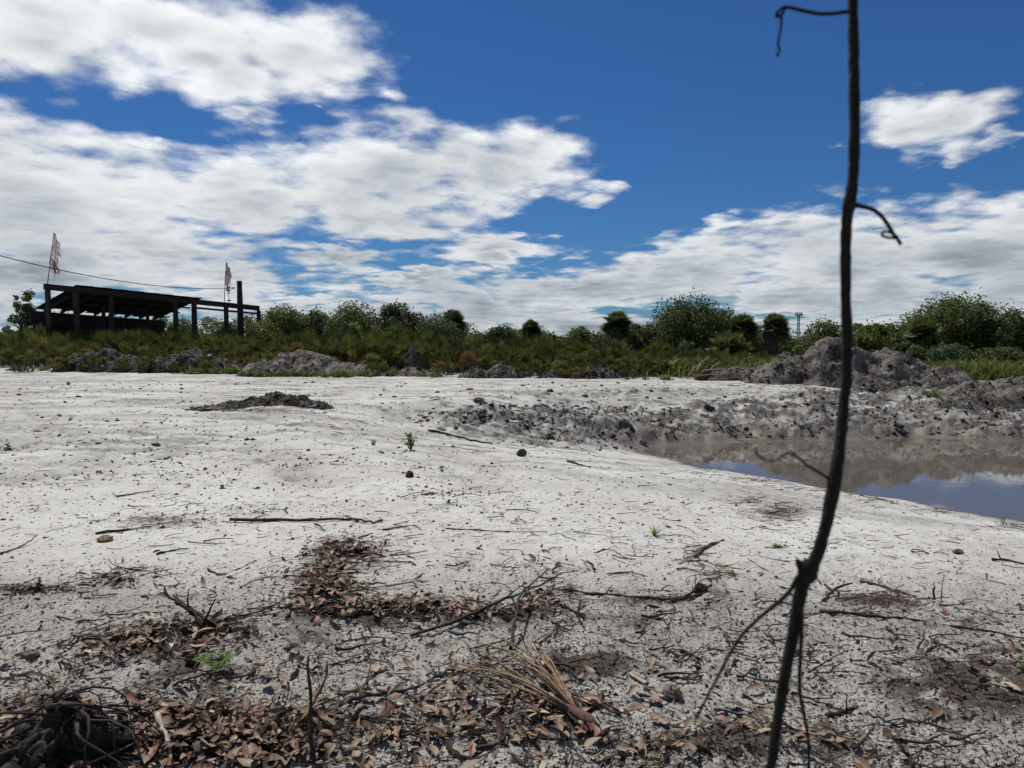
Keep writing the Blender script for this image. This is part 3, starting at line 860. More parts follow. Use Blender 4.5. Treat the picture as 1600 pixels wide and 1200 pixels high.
q, px_, py_, r = scatter_px(140000, 596, 1330, 300)
N = len(q)
TV = np.array([(-1, -.5, 0), (1, -.35, .1), (0.1, .8, 0.0), (0, 0, 1)], float)
TF = np.array([(0, 2, 1), (0, 1, 3), (1, 2, 3), (2, 0, 3)])
L_ = np.clip(np.exp(r.normal(math.log(0.0062), 0.5, N)), 0.0025, 0.020) * (1 + 1.3 * sstep(880, 720, py_) + 1.8 * sstep(740, 610, py_))
S = np.stack([L_, L_ * r.uniform(.25, .8, N), L_ * r.uniform(.3, .8, N)], -1)
V = (TV[None] + 0.25 * r.standard_normal((N, 4, 3)) * np.array([1, 1, .4])) * S[:, None, :]
th_ = r.uniform(0, 2 * math.pi, N); c_, s_ = np.cos(th_)[:, None], np.sin(th_)[:, None]
V = np.stack([V[..., 0] * c_ - V[..., 1] * s_, V[..., 0] * s_ + V[..., 1] * c_, V[..., 2]], -1) + q[:, None, :]
tag(mesh('organic_crumbs', V.reshape(-1, 3), (TF[None] + (np.arange(N) * 4)[:, None, None]).reshape(-1, 3), mat_crumb),
    'dark crumbs of bark and humus peppering the foreground sand', 'debris', kind='stuff')


# ------------------------------------------------------------------ dead leaves
def leaf_mesh(r, L=0.075):
    """oblong leathery leaf, curled along and across"""
    w = L * r.uniform(0.16, 0.24); curl = r.uniform(-0.9, 1.1); cup = r.uniform(0.2, 1.0) * (1 if r.uniform() < .8 else -1)
    us = np.array([0, .12, .35, .62, .86, 1.0]); wid = np.array([.05, .55, 1, .9, .45, .03]) * w
    tw = r.uniform(-.5, .5)
    V = []
    for u, ww in zip(us, wid):
        a = curl * (u - .5)
        cxx = L * (u - .5) * (1 - 0.08 * curl * curl); cz = L * 0.5 * curl * (u - .5) ** 2
        for k in (-1, 0, 1):
            zz = cz + cup * ww * 0.55 * (k * k) + tw * (u - .5) * k * ww
            V.append((cxx, k * ww * (1 - 0.12 * abs(cup)), zz))
    V = np.array(V); V[:, 2] -= V[:, 2].min()
    Q = [(a * 3 + k, (a + 1) * 3 + k, (a + 1) * 3 + k + 1, a * 3 + k + 1) for a in range(5) for k in range(2)]
    return V, np.array(Q)


rl = np.random.default_rng(42)
LEAVES = [leaf_mesh(rl, 0.075 * rl.uniform(.75, 1.2)) for _ in range(14)]
LEAFME = [mesh('fallen_leaf', v_, f_, mat_leaf, smooth=True, link=False) for v_, f_ in LEAVES]
LEAFCOL = [('dark brown', (.055, .030, .019)), ('mid brown', (.13, .072, .043)), ('reddish brown', (.19, .085, .052)), ('warm tan', (.25, .160, .100)), ('olive tan', (.18, .130, .068)), ('pale tan', (.34, .250, .165))]
# label, group, ellipses, how many
DRIFTS = [
    ('in the dense leaf pile at the bottom left', 'leaves of the bottom left pile', [(320, 1160, 120, 36), (250, 1120, 60, 24), (400, 1175, 70, 28)], 92),
    ('in the leaf drift left of the picture centre', 'leaves of the drift left of centre', [(520, 900, 36, 34), (560, 865, 40, 14), (500, 935, 40, 14)], 52),
    ('in the dark litter band across the middle foreground', 'leaves of the litter band', [(600, 960, 110, 12), (740, 962, 100, 12), (850, 940, 40, 12)], 42),
    ('beside the charred roots on the left sand', 'leaves beside the dark roots', [(230, 1010, 80, 20), (140, 1030, 50, 16), (330, 985, 60, 18), (180, 910, 40, 8)], 34),
    ('lying loose on speckled sand at bottom centre', 'loose leaves at bottom centre', [(620, 1100, 110, 45), (640, 1180, 140, 20), (800, 1130, 130, 55), (740, 1040, 50, 22)], 58),
    ('on the dark humus patch at the right edge', 'leaves on the right humus patch', [(1525, 1075, 150, 50)], 11),
    ('on the dark litter patch by the vine foot', 'leaves by the vine foot', [(1190, 1165, 220, 36)], 10),
]
for lab, grp, els, cnt in DRIFTS:
    ar = np.array([e[2] * e[3] for e in els], float); ar /= ar.sum()
    ei = rl.choice(len(els), cnt, p=ar)
    E_ = np.array(els, float)[ei]
    pp = np.stack([E_[:, 0] + E_[:, 2] * rl.normal(0, .62, cnt), E_[:, 1] + E_[:, 3] * rl.normal(0, .62, cnt)], -1)
    q = G(pp[:, 0], np.maximum(pp[:, 1], 800))
    for k in range(cnt):
        ob = bpy.data.objects.new('fallen_leaf', LEAFME[rl.integers(len(LEAFME))])
        ob.location = q[k] + [0, 0, 0.012 + 0.012 * rl.uniform()]
        ob.rotation_euler = (rl.normal(0, .3), rl.normal(0, .25), rl.uniform(0, 6.28))
        s_ = rl.uniform(.7, 1.45); ob.scale = (s_, s_, s_)
        cw, cc_ = LEAFCOL[rl.integers(len(LEAFCOL))]; ob.color = (*(np.array(cc_) * rl.uniform(.85, 1.15)), 1)
        sw = 'small' if s_ < .98 else ('large' if s_ > 1.22 else 'medium sized')
        col.objects.link(ob)
        tag(ob, f'{sw} {cw} leaf {lab}', 'leaf', grp)


def joined_leaves(name, label, els, N, seed, zl=0.02, scale=1.0, mat=None):
    r = np.random.default_rng(seed); mb = MB()
    ar = np.array([e[2] * e[3] * e[4] for e in els], float); ar /= ar.sum()
    E_ = np.array(els, float)[r.choice(len(els), N, p=ar)]
    px = E_[:, 0] + E_[:, 2] * r.normal(0, .6, N); py = E_[:, 1] + E_[:, 3] * r.normal(0, .6, N)
    q = G(px, np.maximum(py, 640))
    for k in range(N):
        v_, f_ = LEAVES[r.integers(len(LEAVES))]
        B3 = rot_to((r.normal(0, .5), r.normal(0, .5), 1), r.uniform(0, 6.28))
        mb.add((v_ * scale * r.uniform(.35, 1.2) * np.array([1, r.uniform(.7, 1.2), r.uniform(.6, 2.2)])) @ B3 + q[k] + [0, 0, r.uniform(0.0, zl)], f_)
    return tag(mb.build(name, mat or mat_litter, smooth=True), label, 'leaves', kind='stuff')


LIT = [(540, 868, 60, 20, 1.3), (505, 915, 40, 36, 1.6), (580, 958, 130, 14, 1.6), (760, 962, 100, 12, 1.1), (230, 1010, 110, 24, .6), (330, 985, 80, 20, .6), (320, 1155, 130, 42, 1.5), (480, 1160, 60, 30, .7), (60, 1170, 90, 40, 1.0),
       (170, 908, 50, 8, 1), (50, 925, 80, 6, 1), (850, 935, 60, 16, .6), (820, 1120, 120, 50, .25), (640, 1140, 130, 50, .25), (1190, 1165, 160, 30, .08), (1530, 1070, 110, 40, .05), (1000, 1000, 500, 160, .02), (400, 1000, 400, 120, .05), (1020, 1180, 140, 22, .2), (150, 1240, 300, 40, .5), (700, 1260, 400, 40, .3)]
joined_leaves('leaf_litter', 'brown dead leaves heaped and strewn over the foreground litter', LIT, 3300, 50, 0.045)


# ------------------------------------------------------------------ sticks and roots
def stick_pts(pix, lift, r, sub=4, jit=0.15):
    q = G([p[0] for p in pix], [p[1] for p in pix])
    q[:, 2] += np.asarray(lift)
    t = np.arange(len(q)); tt = np.linspace(0, len(q) - 1, (len(q) - 1) * sub + 1)
    out = np.stack([np.interp(tt, t, q[:, k]) for k in range(3)], -1)
    # round the corners, then knock it about a little
    for _ in range(2): out[1:-1] = 0.25 * out[:-2] + 0.5 * out[1:-1] + 0.25 * out[2:]
    return out + R.standard_normal(out.shape) * r * jit * 2


def stick(name, label, cat, pix, r, mat=None, lift=None, taper=0.45, forks=(), group=None, sides=7):
    n_ = len(pix)
    lf = np.full(n_, r * 0.8) if lift is None else np.asarray(lift, float) + r * 0.6
    pts = stick_pts(pix, lf, r)
    c0 = pts[0].copy()
    rad = np.linspace(r, r * taper, len(pts)) * (1 + 0.12 * R.standard_normal(len(pts)))
    mb = MB(); mb.tube(pts - c0, rad, sides, jit=0.08)
    ob = mb.build(name, mat or mat_stick, smooth=True); ob.location = c0
    for fk in forks:
        i_ = int(fk[0] * (len(pts) - 1)); base = pts[i_]
        d = np.array(fk[1], float)
        fp = np.array([base + d * u + R.standard_normal(3) * 0.012 * np.linalg.norm(d) for u in np.linspace(0, 1, 5)]) - c0
        fb = MB(); fb.tube(fp, np.linspace(rad[i_] * .6, rad[i_] * .25, 5), 5, jit=0.08)
        fb.build('side_twig', mat or mat_stick, ob, smooth=True)
    return tag(ob, label, cat, group)


SG = 'sticks and roots lying on the sand'
stick('fallen_stick', 'long straight dark stick lying across open sand left of centre', 'stick', [(358, 817), (430, 816), (500, 815), (552, 814), (578, 819), (598, 814)], 0.016, group=SG, forks=[(.9, (.06, .05, .02))])
stick('fallen_stick', 'thin bent twig just right of the long straight stick', 'twig', [(597, 829), (622, 826), (648, 821), (658, 829)], 0.007, group=SG)
stick('fallen_stick', 'thin forked twig on bare sand right of the bent twig', 'twig', [(695, 826), (740, 828), (772, 832), (855, 831)], 0.006, group=SG, forks=[(.4, (.12, -.08, .01))])
stick('fallen_stick', 'crooked dark twig on sand left of the leaf drift', 'twig', [(325, 892), (345, 901), (372, 890), (397, 878)], 0.008, group=SG)
stick('fallen_root', 'dark knotty root lying across the centre right foreground', 'root', [(880, 925), (930, 930), (1000, 937), (1060, 944), (1102, 936)], 0.013, mat_root, group=SG, forks=[(.35, (.05, .09, .03)), (.6, (.06, -.06, .01))])
stick('fallen_root', 'long thin dark root running out of the right edge', 'root', [(1282, 958), (1350, 966), (1420, 970), (1500, 984), (1560, 994), (1660, 1012)], 0.010, mat_root, group=SG, forks=[(.3, (-.1, .16, .01)), (.65, (.12, .05, .01))])
stick('fallen_stick', 'brown bark strip behind the long root at the right', 'stick', [(1345, 910), (1385, 920), (1410, 931), (1432, 938)], 0.012, mat_stick, group=SG)
stick('fallen_stick', 'tilted broken stick left of the bark strip at the right', 'stick', [(1288, 942), (1300, 934), (1332, 927)], 0.012, mat_stick, lift=[0, .03, .06], group=SG)
stick('fallen_stick', 'grey brown stick with raised tip at bottom centre left', 'stick', [(528, 1108), (560, 1102), (600, 1096), (634, 1090), (665, 1078)], 0.011, mat_stick, lift=[0, .01, .015, .02, .03], group=SG)
stick('fallen_stick', 'knobbly ochre root arching up beside the upright stub', 'stick', [(462, 1162), (472, 1140), (490, 1122), (508, 1112), (514, 1104)], 0.012, mat_ochre, lift=[0, .03, .06, .11, .17], group=SG)
stick('upright_stub', 'grey stick standing upright near the bottom left centre', 'stick', [(487, 1196), (487, 1190), (486, 1188), (484, 1186)], 0.010, mat_stick, lift=[-.03, .12, .26, .40], group=SG)
stick('fallen_stick', 'thick dark stick half buried in leaves at bottom left', 'stick', [(395, 1195), (412, 1165), (430, 1140), (452, 1118)], 0.014, mat_root, lift=[.01, .03, .04, .02], group=SG)
stick('fallen_stick', 'bleached stick crossing the bottom left leaf pile', 'stick', [(246, 1138), (255, 1160), (262, 1180), (268, 1205)], 0.012, mat_paleb, lift=[.05, .05, .04, .03], group=SG)
stick('broken_root', 'charred forked root end poking up left of the leaf drift', 'root', [(322, 990), (300, 985), (278, 982), (256, 975)], 0.015, mat_root, lift=[.0, .07, .12, .19], group=SG, forks=[(.15, (.06, .03, .14)), (.45, (-.02, .05, .10))])
stick('broken_root', 'second charred root end just right of the forked one', 'root', [(334, 992), (318, 984), (292, 974), (270, 958)], 0.013, mat_root, lift=[.0, .05, .08, .10], group=SG)
stick('bare_branch', 'thin brown twig trailing from the charred roots to the leaf drift', 'branch', [(330, 988), (365, 975), (400, 968), (430, 962), (455, 948)], 0.009, mat_stick, lift=[.02, .02, .03, .05, .07], group=SG)
stick('bare_branch', 'long brown branch sweeping over the litter band at centre', 'branch', [(640, 998), (700, 984), (760, 968), (800, 950), (845, 928), (882, 904)], 0.011, mat_stick, lift=[.01, .02, .04, .05, .05, .03], group=SG, forks=[(.55, (.12, .10, .06)), (.8, (.1, .02, .04))])
stick('bare_branch', 'slender upright branch leaning away over the litter band at centre', 'branch', [(799, 1020), (802, 1006), (806, 990), (812, 970), (830, 945), (858, 915)], 0.010, mat_stick, lift=[.0, .07, .12, .13, .12, .10], group=SG, forks=[(.4, (-.04, .1, .1))])
stick('fallen_stick', 'curved reddish bark strip lying left of the vine', 'bark', [(1086, 872), (1096, 860), (1112, 852), (1132, 845)], 0.013, mat_redbark, group=SG)
stick('fallen_stick', 'short black stick on the sand slope before the pit', 'stick', [(888, 720), (905, 725), (922, 731)], 0.022, mat_root, group=SG)
stick('fallen_stick', 'split pale frond sliver on sand at the left edge', 'frond', [(0, 868), (25, 860), (45, 852), (60, 844)], 0.009, mat_straw, lift=[0, .0, .02, .04], group=SG)
stick('fallen_stick', 'dark bent stick at the right edge below the pond', 'stick', [(1552, 875), (1575, 874), (1590, 880), (1625, 886)], 0.013, mat_root, group=SG, forks=[(.2, (-.02, .03, .08))])
stick('fallen_stick', 'bleached stick lying on the dark patch beside the vine foot', 'stick', [(1228, 1143), (1262, 1152), (1303, 1163)], 0.007, mat_paleb, group=SG)
stick('fallen_stick', 'grey stick leaning up right of the vine foot', 'stick', [(1333, 1182), (1345, 1174), (1360, 1168)], 0.008, mat_stick, lift=[0, .02, .05], group=SG)
stick('upright_stub', 'short black spike standing in sand right of the vine', 'stub', [(1459, 938), (1459, 937), (1458, 936)], 0.010, mat_root, lift=[-.02, .05, .10], taper=.2, group=SG)
stick('upright_stub', 'thin tall twig standing in sand beside the black spike', 'twig', [(1470, 941), (1471, 940), (1474, 939)], 0.004, mat_stick, lift=[-.02, .08, .17], group=SG)
stick('fallen_stick', 'black stick with a raised twig right of the vine foot', 'stick', [(1292, 1121), (1315, 1116), (1335, 1112)], 0.011, mat_root, group=SG, forks=[(.7, (.0, .0, .07))])
stick('fallen_stick', 'small dark stick right of centre below the knotty root', 'stick', [(870, 952), (893, 957), (915, 970)], 0.012, mat_root, group=SG)
stick('fallen_stick', 'thin twig beside the knotty root at the centre right', 'twig', [(1062, 1018), (1080, 1024), (1096, 1036)], 0.010, mat_root, group=SG)
stick('fallen_stick', 'black stick lying by the knot of debris left of the vine', 'stick', [(1052, 942), (1080, 936), (1112, 918)], 0.011, mat_root, group=SG, forks=[(.6, (.02, .05, .05))])
stick('fallen_stick', 'thin twig angling over bare sand at the left', 'twig', [(182, 776), (205, 773), (243, 767)], 0.009, group=SG, forks=[(.1, (-.1, .1, .02))])
stick('fallen_stick', 'dark stick beside the black patch on the left sand', 'stick', [(150, 836), (185, 831), (235, 824)], 0.012, group=SG)
stick('fallen_stick', 'short dark stick below the black patch on the left sand', 'stick', [(244, 866), (268, 862), (294, 858)], 0.010, mat_root, group=SG)
stick('fallen_stick', 'dark line of root along the sand edge of the churned bank', 'root', [(668, 674), (700, 680), (735, 688), (770, 694)], 0.03, mat_root, group=SG)

# heap of black root stock at the lower left corner
g0 = G([70], [1200])[0]
stump = empty('root_stump', g0)
tag(stump, 'black torn root stump with wiry roots in the bottom left corner', 'stump')
rr_ = np.random.default_rng(5)
nu, nv = 90, 46
U, Vv = np.meshgrid(np.linspace(0, 2 * math.pi, nu, endpoint=False), np.linspace(0, 1, nv))
cu_, su_ = np.cos(U), np.sin(U)
rad_ = (1 - Vv ** 1.8) * (0.165 + 0.05 * np.sin(3 * U + 1) + 0.07 * gnoise(cu_ * 2 + 5, su_ * 2 + Vv * 3, 7) + 0.07 * (billow(cu_ * 3, su_ * 3 + Vv * 5, 8, 4) - .4))
Zs = Vv * 0.25 + 0.035 * gnoise(cu_ * 3, su_ * 3 + Vv * 4, 9) + .03 * billow(cu_ * 5, su_ * 5 + Vv * 6, 19, 3)
Vx = np.stack([rad_ * cu_ * 1.15 + 0.10 * Vv ** 1.3, rad_ * su_ + 0.04 * Vv, Zs - 0.04], -1).reshape(-1, 3)
i = np.arange(nv - 1)[:, None] * nu; j = np.arange(nu)[None, :]
Q = np.stack([i + j, i + (j + 1) % nu, i + nu + (j + 1) % nu, i + nu + j], -1).reshape(-1, 4)
mesh('root_crown', Vx, Q, mat_root, stump, smooth=True)
for k in range(40):
    a = rr_.uniform(-0.6, 3.7) if k > 6 else rr_.uniform(-.5, .6); l_ = rr_.uniform(.18, .48); h0 = rr_.uniform(.06, .25)
    u = np.linspace(0, 1, 8)
    pts = np.stack([0.06 + math.cos(a) * l_ * u + 0.03 * np.sin(u * 7 + k), math.sin(a) * l_ * u * .8 + 0.03 * np.cos(u * 6 + k), h0 * (1 - u ** 1.7) + 0.06 * np.sin(u * 3.1) * rr_.uniform(.2, 1.2) + 0.005], -1)
    mb = MB(); mb.tube(pts, np.linspace(rr_.uniform(.003, .013), .002, 8), 6, jit=.1)
    mb.build('root', mat_root if k % 4 else mat_stick, stump, smooth=True)

# dead palmetto frond
g0 = G([905], [1136])[0]
fr = empty('dead_palm_frond', g0)
tag(fr, 'dead straw coloured palmetto frond with stiff stalks at bottom centre', 'frond')
tips = G([688, 700, 712, 726, 738, 752, 770, 790, 806, 822, 838, 700, 730, 770, 800, 852, 742, 784], [1052, 1040, 1030, 1024, 1012, 1022, 1010, 1005, 990, 1000, 1030, 1062, 1060, 1058, 1050, 1062, 1040, 1030])
for k, tp in enumerate(tips):
    u = np.linspace(0, 1, 7)
    d = tp - g0
    pts = np.stack([d[0] * u + .02 * np.sin(u * 5 + k) * u, d[1] * u + .03 * np.sin(u * 3 + 2 * k) * u, d[2] * u + 0.03 + rr_.uniform(.0, .10) * np.sin(u * 3.0) + .01 * rr_.uniform()], -1)
    mb = MB(); mb.tube(pts, np.linspace(.0065, .0028, 7), 5, jit=.05)
    mb.build('stalk', mat_straw if k % 3 else mat_ochre, fr, smooth=True)
mb = MB(); mb.tube([(0.07, -.07, .0), (0.03, -.03, .03), (-.02, .02, .04), (-.07, .07, .04)], [.022, .026, .022, .012], 8, jit=.08); mb.build('stalk_base', mat_redbark, fr, smooth=True)

# knots, clods, chips
def lump(name, label, cat, px, py, s, mat, flat=.6, seed=0, group=None):
    r = np.random.default_rng(seed); g = G([px], [py])[0]
    nu, nv = 18, 11
    U, Vv = np.meshgrid(np.linspace(0, 2 * math.pi, nu, endpoint=False), np.linspace(0.02, math.pi - .02, nv))
    rad_ = 1 + .28 * gnoise(np.cos(U) * 1.7 + seed, np.sin(U) * 1.7 + Vv * 1.3, seed) + .16 * gnoise(np.cos(U) * 5, np.sin(U) * 5 + Vv * 4, seed + 1)
    Vx = np.stack([np.sin(Vv) * np.cos(U) * rad_ * s, np.sin(Vv) * np.sin(U) * rad_ * s * .8, np.cos(Vv) * rad_ * s * flat], -1).reshape(-1, 3)
    i = np.arange(nv - 1)[:, None] * nu; j = np.arange(nu)[None, :]
    Q = np.stack([i + j, i + nu + j, i + nu + (j + 1) % nu, i + (j + 1) % nu], -1).reshape(-1, 4)
    ob = mesh(name, Vx, Q, mat, smooth=False); ob.location = g + [0, 0, s * flat * .55]; ob.rotation_euler = (0, 0, r.uniform(0, 6))
    return tag(ob, label, cat, group)


lump('earth_clod', 'flat tan clod of earth on grey sand near the left edge', 'clod', 48, 1030, .042, mat_tan, .5, 1)
lump('earth_clod', 'round brown clod with dark rim at the centre right bottom', 'clod', 1050, 1092, .05, mat_tan, .65, 2)
lump('earth_clod', 'lone black clod on the slope before the churned bank', 'clod', 815, 712, .085, mat_muck, .8, 3)
lump('earth_clod', 'lone black clod on far sand above the churned bank', 'clod', 748, 628, .17, mat_muck, .45, 4)
lump('earth_clod', 'small black clod below the green seedling at centre left', 'clod', 640, 744, .06, mat_muck, .7, 5)
lump('earth_clod', 'black clod on the right churned slope', 'clod', 1105, 657, .11, mat_muck, .7, 6)
lump('earth_clod', 'brown lump of bark on sand left of the bent stick', 'clod', 1497, 865, .05, mat_redbark, .5, 7)
lump('bark_scrap', 'orange brown scrap of bark left of the long straight stick', 'bark', 165, 845, .07, mat_ochre, .4, 8)
lump('earth_clod', 'small black clod at the left edge of the sand', 'clod', 12, 700, .07, mat_muck, .5, 9)
lump('earth_clod', 'black clod beside the stump of debris left of the vine', 'clod', 1095, 930, .045, mat_root, .9, 10)
g = G([997], [1062])[0]
mb = MB(); mb.box((-.05, .02, .014), (.05, -.02, .018), .034, .008); mb.box((-.045, .032, .017), (.035, .0, .024), .014, .006)
ch = mb.build('wood_chip', mat_paleb); ch.location = g; ch.rotation_euler = (0.05, .1, -.55)
tag(ch, 'pale splintered wood chip on grey sand right of centre', 'wood chip')

# loose small twigs
def small_twigs(name, label, N, seed, y0, y1, kind='stuff', els=None, mat=None, lmul=1.0):
    r = np.random.default_rng(seed); mb = MB()
    if els is None:
        q, px, py, _ = scatter_px(N * 5, y0, y1, seed); idx = r.permutation(len(q))[:N]; q = q[idx]
    else:
        ar = np.array([e[2] * e[3] * e[4] for e in els], float); ar /= ar.sum(); E_ = np.array(els, float)[r.choice(len(els), N, p=ar)]
        q = G(E_[:, 0] + E_[:, 2] * r.normal(0, .6, N), np.maximum(E_[:, 1] + E_[:, 3] * r.normal(0, .6, N), 600))
    u = np.linspace(-.5, .5, 5)
    for k in range(len(q)):
        L = float(np.clip(np.exp(r.normal(math.log(.09), .55)), .03, .4)) * lmul; a = r.normal(0.15, .75) if r.uniform() < .6 else r.uniform(0, 3.14)
        bend = r.normal(0, .12) * L
        pts = np.stack([L * u, bend * np.cos(u * 3.1) * 2 + r.normal(0, .02 * L, 5), np.abs(r.normal(0, .012)) + .004 + np.maximum(r.normal(0, .05 * L), 0) * (u + .5)], -1)
        c_, s_ = math.cos(a), math.sin(a)
        pts = np.stack([pts[:, 0] * c_ - pts[:, 1] * s_, pts[:, 0] * s_ + pts[:, 1] * c_, pts[:, 2]], -1) + q[k]
        rad = np.clip(L * r.uniform(.012, .03), .0012, .006)
        mb.tube(pts, np.linspace(rad, rad * .5, 5), 4, cap=False)
    return tag(mb.build(name, mat or mat_twig), label, 'twigs', kind=kind)


small_twigs('twig_litter', 'thin dark twigs and rootlets strewn over the sand', 1900, 71, 700, 1300)
small_twigs('twig_litter', 'fine dark rootlets scattered over the open pale sand', 1500, 75, 0, 0, els=[(400, 780, 500, 90, 1), (1150, 800, 500, 70, 1), (800, 720, 300, 30, .6), (1350, 850, 300, 60, 1.2), (850, 850, 250, 40, 1), (250, 700, 300, 40, .5)], lmul=.8)
small_twigs('twig_litter', 'tangle of fine twigs in the foreground litter drifts', 2300, 72, 0, 0, els=LIT)
shore = [(4.1, 16.4), (5.0, 15.3), (5.9, 14.25), (6.6, 13.3), (7.2, 12.6), (7.75, 11.5)]
shx, shy = topx(np.array([p[0] for p in shore]), np.array([p[1] for p in shore]), np.full(len(shore), -1.22))
small_twigs('shore_litter', 'dark line of washed up twigs along the near pond edge', 420, 76, 0, 0, els=[(x_, y_ + 3, 42, 5, 1) for x_, y_ in zip(shx, shy)], lmul=1.2)
small_twigs('bark_litter', 'reddish strips of bark strewn on the bank before the pond', 420, 73, 0, 0, els=[(1215, 800, 55, 12, 1), (1180, 785, 40, 6, .6), (1085, 870, 16, 20, .8), (1400, 945, 90, 10, .5), (1370, 940, 50, 12, .5), (40, 925, 60, 5, .3), (1120, 900, 30, 14, .5)], mat=mat_redbark)
small_twigs('root_litter', 'dead roots and sticks poking from the spoil heaps', 900, 74, 0, 0, els=[(1300, 640, 300, 30, 1), (880, 675, 130, 16, .7), (1560, 650, 90, 35, 1.3), (1250, 602, 120, 8, 1)], lmul=2.6)
# countable twigs lying on open sand
rt = np.random.default_rng(88)
q, px_, py_, _ = scatter_px(5200, 770, 1190, 91, 20, 1580)
idx = rt.permutation(len(q))[:110]
TW = []; TWF = []
for k in range(10):
    mb = MB(); L = .11 * rt.uniform(.8, 1.5); u = np.linspace(-.5, .5, 7)
    pts = np.stack([L * u, .22 * L * np.cos(u * 3.1) * rt.normal(0, .6) + rt.normal(0, .025 * L, 7), .006 + np.abs(rt.normal(0, .006, 7))], -1)
    mb.tube(pts, np.linspace(.0052, .0022, 7), 6, jit=.1)
    if k % 2:
        mb.tube([pts[3], pts[3] + [.03, .03, .006], pts[3] + [.055, .045, .012]], [.003, .0025, .0015], 5)
    TWF.append(k % 2)
    TW.append(mb.build('fallen_twig', mat_stick, smooth=True, link=False))
for k in idx:
    ti = rt.integers(len(TW)); ob = bpy.data.objects.new('fallen_twig', TW[ti]); ob.location = q[k] + [0, 0, .004]
    a_ = rt.normal(.2, .8); ob.rotation_euler = (0, 0, a_); s_ = rt.uniform(.8, 1.7); ob.scale = (s_, s_, s_); col.objects.link(ob)
    side = 'left' if px_[k] < 533 else ('middle' if px_[k] < 1066 else 'right'); rng_ = 'open pale' if py_[k] < 900 else 'speckled grey'
    sw = 'short' if s_ < 1.25 else 'longer'; fw = 'forked' if TWF[ti] else 'unbranched'
    lw = 'lying crosswise' if abs(math.sin(a_)) < .5 else 'pointing away'
    tag(ob, f'{sw} {fw} dark twig {lw} on {rng_} sand in the {side} third', 'twig', f'twigs on the {rng_} sand, {side}')
#STAGE2

# ------------------------------------------------------------------ trees and scrub
def leaf_quads(c, L, W, nrm_up, r):
    """diamond leaves at centres c (N,3)"""
    N = len(c)
    d = r.standard_normal((N, 3)); d[:, 2] *= .6; d /= np.linalg.norm(d, axis=1)[:, None]
    n_ = r.standard_normal((N, 3)) + np.array([0, 0, nrm_up]); s_ = np.cross(d, n_); s_ /= np.linalg.norm(s_, axis=1)[:, None] + 1e-9
    L = (L * r.uniform(.7, 1.3, N))[:, None]; W = (W * r.uniform(.7, 1.3, N))[:, None]
    V = np.stack([c - d * L / 2, c + s_ * W / 2, c + d * L / 2, c - s_ * W / 2], 1)
    return V.reshape(-1, 3), np.arange(N * 4).reshape(N, 4)


def broadleaf(name, label, px, topy, wpx, D, seed, mat, cat='tree', nleaf=7000, skirt=0.30, lobes=34, L=0.2, group=None, flat=.45):
    r = np.random.default_rng(seed)
    X = X_of(px, D); z0 = float(bh(np.array([X]), np.array([D]))[0])
    H = EYE + (530 - topy) * D / F - z0; W = 1.30 * wpx * D / F
    root = empty(name, (X, D, z0)); tag(root, label, cat, group)
    # lobes of the crown
    th_ = r.uniform(0, 2 * math.pi, lobes); u = r.uniform(-1, 1, lobes) ; rad = r.uniform(.35, .92, lobes) ** .6
    cz = skirt * H + (1 - skirt) * H * .5
    s_ = np.sqrt(1 - u * u)
    P_ = np.stack([s_ * np.cos(th_) * rad * W * .42, s_ * np.sin(th_) * rad * W * .42, cz + u * rad * (1 - skirt) * H * .43], -1)
    # always some lobes up the top
    P_[:4] = np.stack([r.uniform(-.2, .2, 4) * W, r.uniform(-.2, .2, 4) * W, H * r.uniform(.80, .90, 4)], -1)
    lr = W * r.uniform(.08, .20, lobes)
    k = r.choice(lobes, nleaf, p=lr ** 2 / (lr ** 2).sum())
    g_ = r.standard_normal((nleaf, 3)); g_ /= np.linalg.norm(g_, axis=1)[:, None]
    c_ = P_[k] + g_ * (lr[k] * r.uniform(.25, 1.12, nleaf) ** .5)[:, None] * np.array([1, 1, .8])
    # stray shoots make the outline uneven
    ns = nleaf // 12
    sh = r.choice(lobes, ns); dirs = r.standard_normal((lobes, 5, 3)); dirs[..., 2] = np.abs(dirs[..., 2]); dirs /= np.linalg.norm(dirs, axis=-1)[..., None]
    c_[:ns] = P_[sh] + dirs[sh, r.integers(0, 5, ns)] * (lr[sh] * r.uniform(.7, 1.25, ns))[:, None] + r.normal(0, .06, (ns, 3))
    c_[:, 2] *= H / np.quantile(c_[:, 2], .985); c_[:, 2] = np.maximum(c_[:, 2], .05)
    V, Fq = leaf_quads(c_, L, L * flat, .8, r)
    mesh('crown', V, Fq, mat, root)
    mb = MB()
    hz = max(.35, cz * .8)
    pts = np.stack([W * .03 * np.sin(np.linspace(0, 3, 6) + seed), W * .02 * np.cos(np.linspace(0, 3, 6)), np.linspace(-.1, hz, 6)], -1)
    r0 = .035 * H + .03
    mb.tube(pts, np.linspace(r0, r0 * .6, 6), 7, jit=.08)
    for q_ in range(9):
        e = P_[r.integers(lobes)]; u = np.linspace(0, 1, 5)[:, None]; b_ = pts[3 + q_ % 3]
        mb.tube(b_ * (1 - u) + e * u + np.array([0, 0, .12 * H]) * u * (1 - u), np.linspace(r0 * .45, r0 * .12, 5), 5, jit=.08)
    mb.build('trunk', mat_trunk, root, smooth=True)
    return root


